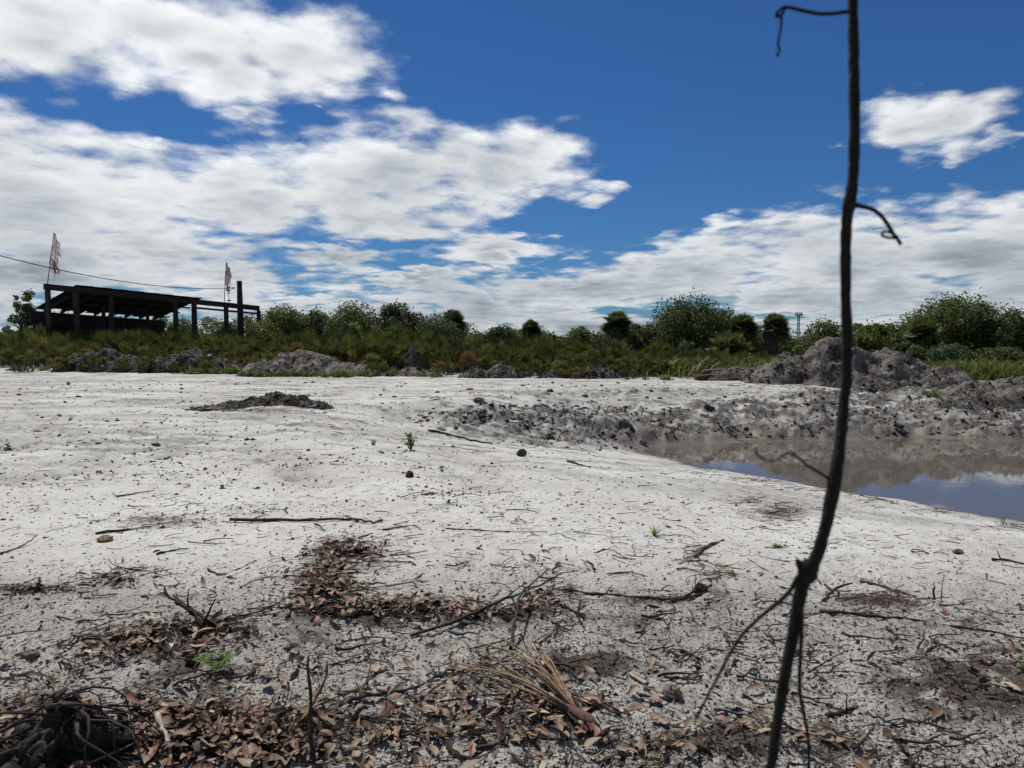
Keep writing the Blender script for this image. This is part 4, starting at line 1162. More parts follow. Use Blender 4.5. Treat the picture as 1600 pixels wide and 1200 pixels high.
def fan(mb, base, d, up, rad, nb, spread, droop, w, r):
    """palm fan: blades radiating from base around axis d, in the plane of d and side"""
    d = d / np.linalg.norm(d); sd = np.cross(d, up); sd /= np.linalg.norm(sd) + 1e-9; nn = np.cross(sd, d)
    a = np.linspace(-spread, spread, nb) + r.normal(0, .03, nb)
    ln = rad * (1 - .25 * (np.abs(a) / spread) ** 2) * r.uniform(.88, 1.06, nb)
    bd = np.cos(a)[:, None] * d + np.sin(a)[:, None] * sd + nn * (.18 * np.abs(np.sin(a)))[:, None]
    pr = np.cross(bd, nn); pr /= np.linalg.norm(pr, axis=1)[:, None]
    p1 = base + bd * (ln * .55)[:, None]; dz = np.zeros((nb, 3)); dz[:, 2] = -droop * ln
    p2 = base + bd * ln[:, None] + dz; p1 = p1 + dz * .2
    V = np.stack([np.broadcast_to(base, (nb, 3)) - pr * w * .15, np.broadcast_to(base, (nb, 3)) + pr * w * .15, p1 + pr * w * .5, p1 - pr * w * .5, p2 + pr * w * .06, p2 - pr * w * .06], 1)
    Q = np.array([(0, 1, 2, 3), (3, 2, 4, 5)])
    mb.add(V.reshape(-1, 3), (Q[None] + (np.arange(nb) * 6)[:, None, None]).reshape(-1, 4))


def cabbage_palm(name, label, px, topy, wpx, D, seed, lean=0.0, trunk_r=.2, skirt=True, group=None, low=False):
    r = np.random.default_rng(seed)
    X = X_of(px, D); z0 = float(bh(np.array([X]), np.array([D]))[0])
    H = EYE + (530 - topy) * D / F - z0; W = wpx * D / F
    root = empty(name, (X - lean, D, z0)); tag(root, label, 'palm', group)
    R_ = W / 2; hub = np.array([lean, 0, max(H - R_ * .92, .25)])
    up = np.array([0, 0, 1.0])
    mb = MB(); pt = MB(); dead = MB(); nf_ = 74 if not low else 40
    for k in range(nf_):
        t = (k + .5) / nf_; e = math.radians(82 - 128 * t) if not low else math.radians(85 - 75 * t); a = k * 2.39996 + r.normal(0, .2)
        d = np.array([math.cos(a) * math.cos(e), math.sin(a) * math.cos(e), math.sin(e)])
        pl = R_ * (r.uniform(.36, .52) if k % 3 else r.uniform(.1, .3)); b_ = hub + d * pl
        pt.tube([hub, hub + d * pl * .5 + [0, 0, .03 * R_], b_], [.02, .016, .012], 4, cap=False)
        fan(mb, b_, d + np.array([0, 0, -.08 * math.cos(e)]), up + .3 * r.standard_normal(3), R_ * r.uniform(.48, .66), 22, 1.9, .16 if not low else .12, R_ * .075, r)
    if skirt:
        for k in range(9):
            a = r.uniform(0, 6.28); d = np.array([math.cos(a) * .5, math.sin(a) * .5, -.85])
            b_ = hub + d * R_ * r.uniform(.25, .45)
            fan(dead, b_, d, np.array([math.cos(a), math.sin(a), .3]), R_ * r.uniform(.25, .42), 14, 1.2, .2, R_ * .06, r)
        dead.build('dead_fronds', mat_palmdead, root)
    mb.build('fronds', mat_palm, root)
    pt.build('frond_stalks', mat_palm, root)
    tb = MB(); u = np.linspace(0, 1, 14)
    tb.tube(np.stack([lean * u ** 1.3, 0 * u, -.1 + (hub[2] + .1) * u], -1), trunk_r * (1 + .18 * (np.arange(14) % 2) + .25 * (u > .7)), 9, jit=.1)
    tb.build('trunk', mat_trunk, root, smooth=False)
    return root


TG = 'trees behind the scrub'
T = broadleaf
T('small_pine', 'small loose pine standing alone left of the pole barn', 40, 458, 36, 50, 1, mat_oak, nleaf=2600, skirt=.05, L=.22, lobes=26)
T('round_bush', 'dark bush half hidden behind the left end of the pole barn', 64, 488, 44, 58, 2, mat_oak_dark, 'bush', nleaf=3000, skirt=0.02)
T('leafy_bush', 'bright green bush seen through the open pole barn', 254, 497, 40, 60, 3, mat_bright, 'bush', nleaf=3500, skirt=0.0)
T('leafy_bush', 'dull green bush under the right half of the barn roof', 205, 506, 46, 66, 33, mat_oak, 'bush', nleaf=2500, skirt=0.0)
T('far_tree', 'far tree seen between the barn posts left of the thick post', 325, 497, 46, 75, 4, mat_oak, nleaf=2600, skirt=.1, group=TG)
T('far_tree', 'far tree seen between the thick post and the last barn post', 385, 495, 40, 76, 5, mat_oak, nleaf=2600, skirt=.1, group=TG)
T('round_bush', 'rounded green tree touching the right end of the pole barn', 443, 483, 72, 52, 6, mat_oak, nleaf=7000, skirt=.05, group=TG)
T('round_bush', 'dark small tree right of the rounded tree by the barn', 492, 488, 52, 54, 7, mat_oak_dark, nleaf=5000, skirt=.05, group=TG)
T('broadleaf_tree', 'grey green loose crowned tree above the long sand heap', 553, 478, 74, 53, 8, mat_oak, nleaf=7500, skirt=.05, group=TG)
T('broadleaf_tree', 'dark dense tree left of the palm and stump', 624, 478, 62, 52, 9, mat_oak_dark, nleaf=7500, skirt=.05, group=TG)
T('pale_bush', 'pale yellow green loose bush in front of the dark palm', 680, 497, 74, 46, 10, mat_oak_pale, 'bush', nleaf=6500, skirt=0.02, L=.15)
T('leafy_bush', 'low bright shrub before the dark dense tree', 555, 506, 26, 44, 12, mat_bright, 'bush', nleaf=1400, skirt=0, L=.15)
T('leafy_bush', 'low bright shrub at the foot of the grey stump', 608, 520, 26, 43, 13, mat_bright, 'bush', nleaf=1200, skirt=0, L=.15)
T('round_bush', 'low dark bush left of the short cabbage palm', 782, 512, 56, 55, 14, mat_oak_dark, 'bush', nleaf=5000, skirt=0.02, group=TG)
T('round_bush', 'low loose bush right of the pale bush', 752, 522, 44, 56, 15, mat_oak, 'bush', nleaf=3000, skirt=0.02, group=TG)
T('round_bush', 'rounded bush between the short and the tall cabbage palm', 908, 515, 62, 54, 16, mat_oak_dark, 'bush', nleaf=5000, skirt=0.02, group=TG)
T('round_bush', 'dark bush filling the gap right of the tall cabbage palm', 1010, 510, 58, 53, 17, mat_oak_dark, 'bush', nleaf=5500, skirt=0.02, group=TG)
T('live_oak', 'largest dark green oak right of the centre', 1080, 470, 116, 52, 18, mat_oak_dark, nleaf=15000, skirt=.06, lobes=52)
T('pale_bush', 'grey green shrub at the foot of the largest oak', 1075, 535, 36, 44, 19, mat_oak_pale, 'bush', nleaf=1500, skirt=0, L=.15)
T('round_bush', 'bushy low tree just behind the tallest spoil heap', 1290, 506, 74, 44, 20, mat_oak, nleaf=5500, skirt=.02, group=TG)
T('round_bush', 'low green bush left of the spoil heap below the tower', 1250, 528, 46, 60, 21, mat_oak, 'bush', nleaf=2600, skirt=0, group=TG)
T('broadleaf_tree', 'light green loose tree behind the heap right of the vine', 1372, 508, 74, 44, 22, mat_oak, nleaf=6000, skirt=.02, group=TG)
T('live_oak', 'tall spreading oak with an open crown at the right', 1484, 469, 118, 47, 23, mat_oak, nleaf=14000, skirt=.18, lobes=48)
T('live_oak', 'dark oak cut by the right edge of the picture', 1592, 488, 110, 47, 24, mat_oak_dark, nleaf=12000, skirt=.06, lobes=44)
T('broadleaf_tree', 'dark leafy tree between the two right oaks', 1545, 505, 66, 45, 25, mat_oak_dark, nleaf=6500, skirt=.02, group=TG)
T('pale_bush', 'rounded grey green shrub below the tall spreading oak', 1478, 540, 60, 40, 26, mat_oak_pale, 'bush', nleaf=3500, skirt=0, L=.15)
T('round_bush', 'dark shrub left of the small palm trunk at the right', 1412, 538, 50, 41, 27, mat_oak_dark, 'bush', nleaf=3500, skirt=0)
T('round_bush', 'dark shrub at the right edge under the oaks', 1560, 545, 80, 40, 28, mat_oak_dark, 'bush', nleaf=4500, skirt=0)
T('broadleaf_tree', 'dark tree beyond the right edge of the lot', 1690, 480, 120, 46, 29, mat_oak_dark, nleaf=9000, skirt=.04, group=TG)
PROF = [(410, 496), (440, 488), (475, 494), (520, 492), (560, 488), (590, 492), (625, 488), (655, 498), (690, 496), (715, 500), (740, 526), (770, 520), (800, 516), (830, 512), (850, 522), (870, 536), (890, 528), (910, 522), (935, 522), (965, 514), (990, 508), (1010, 512), (1040, 494), (1080, 488), (1120, 490), (1150, 500), (1185, 508), (1212, 516)]
ORD = ['first', 'second', 'third', 'fourth', 'fifth', 'sixth', 'seventh', 'eighth', 'ninth', 'tenth', 'eleventh', 'twelfth', 'thirteenth', 'fourteenth', 'fifteenth', 'sixteenth', 'seventeenth', 'eighteenth', 'nineteenth', 'twentieth', 'twenty-first', 'twenty-second', 'twenty-third', 'twenty-fourth', 'twenty-fifth', 'twenty-sixth', 'twenty-seventh', 'twenty-eighth']
for k, (px, py) in enumerate(PROF):
    T('back_bush', f'{ORD[k]} bush of the back row counted from the barn rightwards', px + (k * 5 % 3) * 4 - 4, py - 1 + (k * 7 % 6), 54 + (k * 5 % 4) * 8, 61 + (k * 3 % 5), 700 + k, [mat_oak, mat_oak_dark, mat_oak_pale, mat_oak][k % 4], 'bush', nleaf=3200, skirt=0.0, L=.24, group='bushes of the back row')
for k, (px, py, w_) in enumerate([(100, 492, 60), (150, 500, 56), (185, 497, 50), (228, 503, 50), (285, 500, 56), (350, 503, 56)]):
    T('back_bush', f'{ORD[k]} bush behind the pole barn from the left', px, py, w_, 66 + k % 3, 760 + k, [mat_oak, mat_oak_dark][k % 2], 'bush', nleaf=2600, skirt=0.0, L=.24, group='bushes behind the barn')
PG_ = 'cabbage palms over the scrub'
cabbage_palm('cabbage_palm', 'short round headed cabbage palm between two low bushes', 831, 499, 42, 54, 41, group=PG_)
cabbage_palm('cabbage_palm', 'tall cabbage palm with a bare trunk left of the largest oak', 964, 484, 58, 52, 42, group=PG_)
cabbage_palm('cabbage_palm', 'half hidden cabbage palm just right of the tall one', 993, 505, 44, 55, 43, group=PG_)
cabbage_palm('cabbage_palm', 'dark cabbage palm behind the pale bush left of centre', 708, 482, 48, 50, 44, group=PG_)
cabbage_palm('cabbage_palm', 'cabbage palm touching the right side of the largest oak', 1160, 489, 54, 51, 45, trunk_r=.35, group=PG_)
cabbage_palm('cabbage_palm', 'cabbage palm with a thick dark trunk at the right of its pair', 1210, 488, 54, 50, 46, lean=.6, trunk_r=.45, group=PG_)
cabbage_palm('cabbage_palm', 'small cabbage palm in front of the right spreading oak', 1442, 496, 62, 42, 47, trunk_r=.16, group=PG_)
cabbage_palm('young_palm', 'young trunkless fan palm spreading before the palm pair', 1140, 516, 84, 46, 48, skirt=False, low=True)


# ---- saw palmettos
def palmetto_meshes(seed, dryshare):
    r = np.random.default_rng(seed); g_ = MB(); dr = MB(); st = MB()
    for k in range(30):
        a = r.uniform(0, 6.28); e = math.radians(r.uniform(35, 85)); l_ = r.uniform(.65, 1.35)
        b0 = np.array([r.uniform(-.35, .35), r.uniform(-.35, .35), 0])
        d = np.array([math.cos(a) * math.cos(e), math.sin(a) * math.cos(e), math.sin(e)])
        b_ = b0 + d * l_
        isd = r.uniform() < dryshare
        if isd: b_[2] *= .75
        st.tube([b0, b0 + d * l_ * .5 + [0, 0, .05], b_], [.018, .014, .010], 4, cap=False)
        fan(dr if isd else g_, b_, d + np.array([0, 0, r.uniform(-.2, .3)]), np.array([0, 0, 1]) + .5 * r.standard_normal(3), r.uniform(.36, .55), 16, 1.75, .08 if not isd else .5, .05, r)
    out = [g_.build('fronds', mat_palmetto, link=False), st.build('frond_stalks', mat_palmdead, link=False)]
    if dr.n: out.insert(1, dr.build('dry_fronds', mat_palmdry, link=False))
    return out


PV = [palmetto_meshes(500 + k, [.1, .25, .4, .15, .3, .2, .55, .08][k]) for k in range(8)]
rp = np.random.default_rng(77)


def palmetto(px, D, s, label, grp, var=None):
    X = X_of(px, D); z0 = float(bh(np.array([X]), np.array([D]))[0])
    o_ = empty('saw_palmetto', (X, D, z0 - .03), rp.uniform(0, 6.28)); o_.scale = (s, s, s * rp.uniform(.85, 1.15)); tag(o_, label, 'palmetto', grp)
    for me in PV[rp.integers(8) if var is None else var]:
        c_ = bpy.data.objects.new(me.name.split('.')[0], me); c_.parent = o_; col.objects.link(c_)


def zone(px):
    if px < 130: return 'at the far left beside the barn'
    if px < 270: return 'before the left half of the barn'
    if px < 420: return 'before the right half of the barn'
    if px < 510: return 'behind the crest of the long sand heap'
    if px < 600: return 'behind the right tail of the sand heap'
    if px < 760: return 'around the weathered stump'
    if px < 880: return 'below the short cabbage palm'
    if px < 1000: return 'below the tall cabbage palm'
    return 'at the right end of the scrub'


for row, (dD, step, s0) in enumerate([(1.0, 25, .98), (3.2, 25, 1.08), (6.0, 27, 1.15), (9.5, 34, 1.2)]):
    px = -70.0
    while px < 1200:
        xx = px + rp.normal(0, 7)
        Dd = 40.0
        for _ in range(3): Dd = float(edge_D(np.array([X_of(xx, Dd)]), np.array([Dd]))[0])
        hz = np.interp(xx, [0, 300, 500, 640, 760, 900, 1000, 1100, 1200], [1.05, 1.02, 1.0, 1.0, .82, .72, .68, .5, .45])
        D_ = Dd + dD + rp.normal(0, .6)
        if row == 0 and xx > 1010: px += step; continue
        palmetto(xx, D_, s0 * hz * rp.choice([.62, .8, .95, 1.05, 1.2]) * rp.uniform(.92, 1.08), f'{["front", "second", "third", "rear"][row]} row saw palmetto {zone(xx)}', f'saw palmettos {zone(xx)}')
        px += step * rp.uniform(.75, 1.25)


for px_k, D_k, s_k in ((188, 35.6, .5), (232, 35.4, .6), (272, 35.3, .45), (322, 35.0, .5), (392, 34.4, .6), (142, 36.0, .55), (90, 36.2, .7), (30, 36.4, .75), (590, 32.6, .55), (690, 32.2, .6), (825, 31.0, .5), (905, 30.2, .5)):
    palmetto(px_k, D_k, s_k, f'small low saw palmetto before the heaps {zone(px_k)}', 'small palmettos before the heaps')


# ---- grass and weeds (uncountable)
def blades(name, label, patches, seed, mat, h=.35, w=.014):
    """patches: px, D, half width m, half depth m, count"""
    r = np.random.default_rng(seed); Vs = []
    for (px, D, hw, hd, N) in patches:
        nc = max(3, N // 26); ci = r.integers(0, nc, N); sp_ = .10 + .12 * (hw > 1.9)
        x = X_of(px, D) + r.normal(0, hw * .6, nc)[ci] + r.normal(0, sp_, N); y = D + r.normal(0, hd * .6, nc)[ci] + r.normal(0, sp_, N); z = bh(x, y)
        a = r.uniform(0, 6.28, N); l_ = h * r.uniform(.35, 1.25, nc)[ci] * r.uniform(.4, 1.15, N); t = r.uniform(.1, 1.3, N)
        d = np.stack([np.cos(a) * t, np.sin(a) * t, np.ones(N)], -1) * l_[:, None]
        s_ = np.stack([-np.sin(a), np.cos(a), 0 * a], -1) * (w * r.uniform(.7, 1.6, N))[:, None]
        b_ = np.stack([x, y, z - .01], -1)
        m_ = b_ + d * .55
        tip = b_ + d * np.array([1.25, 1.25, .9])
        Vs.append(np.stack([b_ - s_, b_ + s_, m_ + s_, m_ - s_, tip + s_ * .15, tip - s_ * .15], 1).reshape(-1, 3))
    V = np.vstack(Vs); N = len(V) // 6
    Q = (np.array([(0, 1, 2, 3), (3, 2, 4, 5)])[None] + (np.arange(N) * 6)[:, None, None]).reshape(-1, 4)
    return tag(mesh(name, V, Q, mat), label, 'grass', kind='stuff')


blades('weeds', 'bright green weeds sprouting along the far sand edge', [(320, 34.8, .7, .7, 420), (350, 34.9, .5, .6, 380), (375, 34.6, .5, .4, 260), (217, 35.4, .3, .4, 150), (120, 37.5, .9, .4, 110), (412, 32.0, .7, .3, 260), (440, 31.9, .3, .3, 120), (470, 31.8, .7, .3, 160), (520, 31.6, .5, .4, 170), (540, 31.4, .4, .3, 100), (590, 32.2, 1.3, .5, 200), (672, 31.6, .4, .3, 110), (965, 30.2, 1.6, .9, 70), (1010, 30, 1.0, .9, 60), (1035, 29.6, .3, .4, 50), (820, 31, 1.0, .4, 60), (60, 38, 1.8, .9, 160), (20, 38, .5, .6, 160)], 61, mat_weed, .36, .018)
blades('yellow_grass', 'yellow green grass strip before the oak and palms', [(1040, 34, 3.0, 2.2, 2600), (1120, 34, 3.0, 2.2, 2600), (1180, 35, 2.5, 2.5, 1800), (960, 35, 3, 2, 1500)], 62, mat_grass, .75, .022)
blades('yellow_grass', 'yellow green grass behind the pit at the right edge', [(1560, 30, 2.6, 2.6, 2600), (1630, 30, 2.6, 2.6, 2000), (1530, 32, 2.0, 2.0, 1400), (1420, 33, 3, 2, 1400), (1340, 33, 3, 2, 1200)], 63, mat_grass, .7, .022)
blades('bank_weeds', 'green weeds on the rooty bank by the pond', [(1470, 24.2, .8, .3, 160), (1500, 24.4, .6, .3, 120), (1530, 24.8, .5, .3, 90), (1490, 23.6, .3, .2, 60)], 64, mat_weed, .3, .02)
# far woods that read as one mass
rw = np.random.default_rng(66); NW = 26000
pxw = rw.uniform(-300, 1900, NW); Dw = rw.uniform(85, 130, NW)
hw_ = (1.2 + 1.5 * np.clip(gnoise(pxw / 60, 0 * pxw, 300) + .5 * gnoise(pxw / 17, 0 * pxw, 301) + .55, 0, 2)) * rw.uniform(0, 1, NW) ** .6
hw_ *= np.interp(pxw, [0, 720, 745, 860, 880, 1215, 1235, 1290, 1700], [1.2, 1.0, .75, .8, .7, .75, .6, 1.2, 1.5])
V, Fq = leaf_quads(np.stack([X_of(pxw, Dw), Dw, hw_], -1), .75, .5, .6, rw)
tag(mesh('far_woods', V, Fq, mat_oak_dark), 'far low line of woods behind the scrub', 'woods', kind='stuff')

# ---- stump, dead post, log pile, tower
g_ = at(645, 566, 33.4)
st_ = empty('weathered_stump', (g_[0], g_[1], float(bh(g_[:1], g_[1:2])[0]))); tag(st_, 'pale grey weathered palm stump standing among palmettos left of centre', 'stump')
mb = MB(); u = np.linspace(0, 1, 10); mb.tube(np.stack([.05 * np.sin(u * 3), 0 * u, -.1 + 1.5 * u], -1), .17 * (1.2 - .4 * u), 10, jit=.14); mb.build('trunk', mat_palmdead, st_)
mb = MB(); r = np.random.default_rng(9)
for k in range(26):
    a = r.uniform(0, 6.28); z = r.uniform(.5, 1.3); d = np.array([math.cos(a), math.sin(a), r.uniform(-1.4, -.1)])
    mb.tube([np.array([0, 0, z]), np.array([0, 0, z]) + d * r.uniform(.25, .6)], [.035, .012], 4)
mb.build('dead_stalks', mat_palmdead, st_)
mb = MB()
for k in range(12):
    a = r.uniform(0, 6.28); d = np.array([math.cos(a) * .6, math.sin(a) * .6, -.7]); fan(mb, np.array([0, 0, r.uniform(.9, 1.45)]) + d * .25, d, np.array([math.cos(a), math.sin(a), .3]), r.uniform(.35, .6), 12, 1.0, .3, .05, r)
mb.build('dead_fans', mat_palmdead, st_)
g_ = at(866, 523, 60)
mb = MB(); mb.tube([(0, 0, -.1), (0.02, 0, g_[2] * .5), (.0, 0, g_[2])], [.13, .12, .11], 8)
o_ = mb.build('dead_post', mat_root); o_.location = (g_[0], g_[1], 0); tag(o_, 'thin black dead post between the short palm and the rounded bush', 'post')
LG = 'logs of the pile left of the tallest heap'
for k, (xa, ya, xb, yb, D_, r_, lab) in enumerate([(1088, 592, 1188, 586, 29.0, .12, 'lowest front log'), (1098, 586, 1186, 578, 29.5, .11, 'middle log'), (1120, 581, 1180, 574, 30.0, .10, 'top log'), (1085, 588, 1140, 582, 29.8, .09, 'short left log'), (1140, 590, 1200, 578, 28.8, .10, 'slanting right log')]):
    A_, B_ = at(xa, ya, D_), at(xb, yb, D_ + .6); u = np.linspace(0, 1, 8)[:, None]
    mb = MB(); mb.tube((B_ - A_) * u + np.array([0, 0, .12]) * np.sin(u * 3 + k), np.linspace(r_, r_ * .6, 8), 8, jit=.12)
    o_ = mb.build('fallen_log', mat_redbark if k % 2 else mat_stick, smooth=True); o_.location = A_; tag(o_, f'{lab} of the brush pile left of the tallest spoil heap', 'log', LG)
# brush under the logs
mound('brush_heap', 'dark heap of brush and soil under the log pile', 'brush', [(mx(1140, 29.6), 29.6, 1.7, .9, .45), (mx(1180, 29.2), 29.2, 1.0, .8, .5)], 231, rough=.18, mat=mat_muck)

tw = at(1248, 492, 260); tz = tw[2]
tr_ = empty('radio_tower', (tw[0], 260, -1)); tag(tr_, 'distant slim lattice mast with a platform on top at right', 'tower')
mb = MB(); Ht = tz + 1; hw0, hw1 = .34, .26
cs = [(-1, -1), (1, -1), (1, 1), (-1, 1)]
for sx_, sy_ in cs: mb.box((sx_ * hw0, sy_ * hw0, 0), (sx_ * hw1, sy_ * hw1, Ht), .13, .13, (0, 1, 0))
mb.build('mast_leg', mat_metal, tr_)
mb = MB()
for k in range(10):
    z0_, z1_ = Ht * k / 10, Ht * (k + 1) / 10; w_ = (hw0 + (hw1 - hw0) * k / 10) * .98
    for q_ in range(4):
        a_, b_ = cs[q_], cs[(q_ + 1) % 4]; mb.box((a_[0] * w_, a_[1] * w_, z0_), (b_[0] * w_, b_[1] * w_, z1_), .08, .08, (0.1, .2, 1))
mb.build('bracing', mat_metal, tr_)
mb = MB(); mb.box((-1.2, 0, Ht + .1), (1.2, 0, Ht + .1), 2.0, .35)
for x_ in (-1, -.4, .4, 1): mb.box((x_, 0, Ht - .5), (x_, 0, Ht + 1.0), .3, .2, (0, 1, 0))
mb.build('platform', mat_metal, tr_)

# ------------------------------------------------------------------ pole barn
Lf = at(74, 443, 45.0); Rt = at(408, 478, 58.0)
def fr_(t): return Lf + (Rt - Lf) * t
dirv = (Rt - Lf)[:2]; dirv /= np.linalg.norm(dirv); back = np.array([-dirv[1], dirv[0], 0.0])
barn = empty('pole_barn', (Lf[0], Lf[1], 0)); tag(barn, 'derelict open pole barn of dark timber with a sloping roof', 'barn')
org = np.array([Lf[0], Lf[1], 0.0])
def part(name, boxes, mat=None, parent=None):
    mb = MB()
    for bx in boxes: mb.box(np.asarray(bx[0]) - org, np.asarray(bx[1]) - org, *bx[2:])
    return mb.build(name, mat or mat_timber, parent or barn)
beam_dn = np.array([0, 0, -.2])
part('front_beam', [(fr_(-.012) + beam_dn, fr_(.985) + beam_dn, .22, .36)])
part('cross_rail', [(fr_(.64) + [0, 0, -.62], fr_(.97) + [0, 0, -.62], .12, .14)])
for t, w_ in ((.0, .22), (.105, .26), (.246, .22), (.535, .25), (.628, .28), (.797, .26), (.985, .24)):
    p = fr_(t); q0 = np.array([p[0], p[1], -.1]); part('post', [(q0, p + [0, 0, -.38], w_, w_, (0, 1, 0))])
p = fr_(.865); mbp = MB(); zt = EYE + 90 * p[1] / F
pts = np.array([[p[0] + .25, p[1] - .25, -.1], [p[0] + .25, p[1] - .25, zt * .5], [p[0] + .22, p[1] - .25, zt]]) - org
mbp.tube(pts, [.24, .23, .19], 12); mbp.build('thick_post', mat_timber, barn, smooth=True)
DEP = 5.0
def rf(t, s_): return fr_(t) + back * DEP * s_ + np.array([0, 0, -1.25 * s_ + .02])
t0_, t1_ = .10, .66
NP = 16
rnorm = np.cross(rf(.5, 0) - rf(.4, 0), rf(.4, 1) - rf(.4, 0)); rnorm /= np.linalg.norm(rnorm); rnorm *= np.sign(rnorm[2])
roof = part('roof_frame', [(rf(t0_, s_) + [0, 0, -.28], rf(t1_, s_) + [0, 0, -.28], .08, .1) for s_ in (.25, .5, .75)])
for k in range(NP):                                   # roof sheets
    ta, tb_ = t0_ + (t1_ - t0_) * k / NP, t0_ + (t1_ - t0_) * (k + 1) / NP
    tm = (ta + tb_) / 2; wd = np.linalg.norm(fr_(tb_) - fr_(ta)) * (1.04 if k != 11 else .97)
    lift_ = .014 * (k % 2)
    part('roof_sheet', [(rf(tm, -.05) + [0, 0, lift_], rf(tm, 1.03 - .04 * (k % 3)) + [0, 0, lift_], wd, .012, rnorm)], mat_sheet, roof)
for k in range(8):
    t = t0_ + (t1_ - t0_) * (k + .5) / 8; part('rafter', [(rf(t, 0) + [0, 0, -.13], rf(t, 1) + [0, 0, -.13], .07, .2)], None, roof)
part('rear_beam', [(rf(t0_ - .02, 1) + [0, 0, -.62], rf(t1_ + .02, 1) + [0, 0, -.62], .16, .85)])
for t in (.11, .24, .36, .47, .56, .65):
    p = rf(t, 1); part('rear_post', [(np.array([p[0], p[1], -.1]), p + [0, 0, -.4], .2, .2, (0, 1, 0))])
for t in (.30, .50):
    p = rf(t, .5); part('inner_post', [(np.array([p[0], p[1], -.1]), p + [0, 0, -.2], .18, .18, (0, 1, 0))])
for k in range(26):                                   # boarded part of the rear wall
    t = .10 + .38 * k / 26; p = rf(t, 1) + back * .12; hgt_ = (2.75 if k < 18 else 2.35) + .08 * math.sin(k * 3.7)
    part('wall_board', [(np.array([p[0], p[1], .0]), np.array([p[0], p[1], hgt_]), .03, .26, (*dirv, 0))], mat_sheet)
for k in range(5):
    t = .56 + .05 * k / 5; p = rf(t, 1) + back * .12
    part('wall_board', [(np.array([p[0], p[1], .0]), np.array([p[0], p[1], 2.3]), .03, .26, (*dirv, 0))], mat_sheet)

# flags
mat_flag, n, b, o = new_mat('flag_cloth')
at_n = n.n('ShaderNodeAttribute', attribute_name='fu'); av_n = n.n('ShaderNodeAttribute', attribute_name='fv'); fad = n.n('ShaderNodeAttribute', attribute_name='fade')
fu, fv = at_n.outputs['Fac'], av_n.outputs['Fac']
strp = n.m('GREATER_THAN', n.m('FRACT', n.m('MULTIPLY', fv, 6.5)), .5)
cst = n.mix(strp, C(.42, .035, .05), C(.62, .60, .58))
star = n.n('ShaderNodeTexVoronoi', feature='F1', distance='EUCLIDEAN'); star.inputs['Scale'].default_value = 16; star.inputs['Randomness'].default_value = 0.0
cv = n.n('ShaderNodeCombineXYZ'); n.link(fu, cv.inputs[0]); n.link(fv, cv.inputs[1]); n.link(cv.outputs[0], star.inputs['Vector'])
cant_c = n.mix(n.m('LESS_THAN', star.outputs['Distance'], .28), C(.03, .05, .14), C(.5, .5, .52))
isc = n.m('MULTIPLY', n.m('LESS_THAN', fu, .42), n.m('LESS_THAN', fv, .54))
cf = n.mix(isc, cst, cant_c)
cf = n.mix(fad.outputs['Fac'], cf, C(.60, .55, .52))
n.link(cf, b.inputs['Base Color']); b.inputs['Roughness'].default_value = .85
trf = n.n('ShaderNodeBsdfTranslucent'); n.link(cf, trf.inputs[0]); msf = n.n('ShaderNodeMixShader'); msf.inputs[0].default_value = .45
n.link(b.outputs[0], msf.inputs[1]); n.link(trf.outputs[0], msf.inputs[2]); n.link(msf.outputs[0], o.inputs[0])


def flag(name, label, base, top, D0, D1, droop_px, wpx, fade, seed, tatter):
    """pole from base to top; cloth hangs limp from the top, torn into strips"""
    r = np.random.default_rng(seed)
    A_, B_ = at(*base, D0), at(*top, D1)
    ro = empty(name, A_); tag(ro, label, 'flag', 'tattered flags on the barn')
    mb = MB(); mb.tube([A_ * 0 + [0, 0, -.3], B_ - A_], [.03, .02], 8); fp = mb.build('flag_pole', mat_metal, ro, smooth=True)
    mb = MB(); mb.tube([B_ - A_, B_ - A_ + [0, 0, .07]], [.03, .02], 8); mb.build('pole_cap', mat_metal, fp, smooth=True)
    Ln = droop_px * D1 / F; Wd = wpx * D1 / F
    nu, nv = 40, 34
    Uu, Vv = np.meshgrid(np.linspace(0, 1, nu), np.linspace(0, 1, nv))
    # hoist runs down the pole, fly hangs: column u sags by gravity
    ax = (A_ - B_); ax = ax / np.linalg.norm(ax)
    hoist = Ln * .62
    xx = Wd * (1 - (1 - Uu) ** 1.6) * (1 - .35 * Vv) + .07 * np.sin(Uu * 14 + Vv * 3)
    yy = .13 * np.sin(Uu * 16 + seed) * Uu ** .5
    zz = -hoist * Vv - (Ln - hoist) * Uu ** 1.4 + .06 * np.sin(Uu * 9)
    P_ = np.stack([xx, yy, zz], -1) + (ax * np.array([1, 1, 0]))[None, None] * (hoist * Vv)[..., None]
    P_ = P_.reshape(-1, 3) + (B_ - A_)
    i = np.arange(nv - 1)[:, None] * nu; j = np.arange(nu - 1)[None, :]
    Q = np.stack([i + j, i + j + 1, i + j + 1 + nu, i + j + nu], -1).reshape(-1, 4)
    cu = (np.arange(nu - 1) + .5) / nu; cv_ = (np.arange(nv - 1) + .5) / nv; CU, CV = np.meshgrid(cu, cv_)
    hole = gnoise(CU * 3.5, CV * 8, seed) * .8 + .5 * gnoise(CU * 2, CV * 16, seed + 1)
    keep = (hole < tatter - 1.1 * np.clip(CU - .45, 0, 1) - .7 * np.clip(CV - .55, 0, 1) * (1 if tatter < .6 else .3)).ravel()
    cl = mesh('flag_cloth', P_, Q[keep], mat_flag, ro, smooth=True, attrs={'fu': Uu.ravel(), 'fv': Vv.ravel(), 'fade': np.full(Uu.size, fade)})
    return ro, A_, B_


f1_, A1, B1 = flag('tattered_flag', 'faded shredded flag on a leaning pole at the left end of the barn', (73, 444), (84, 365), 45.0, 45.2, 74, 10, .62, 3, .60)
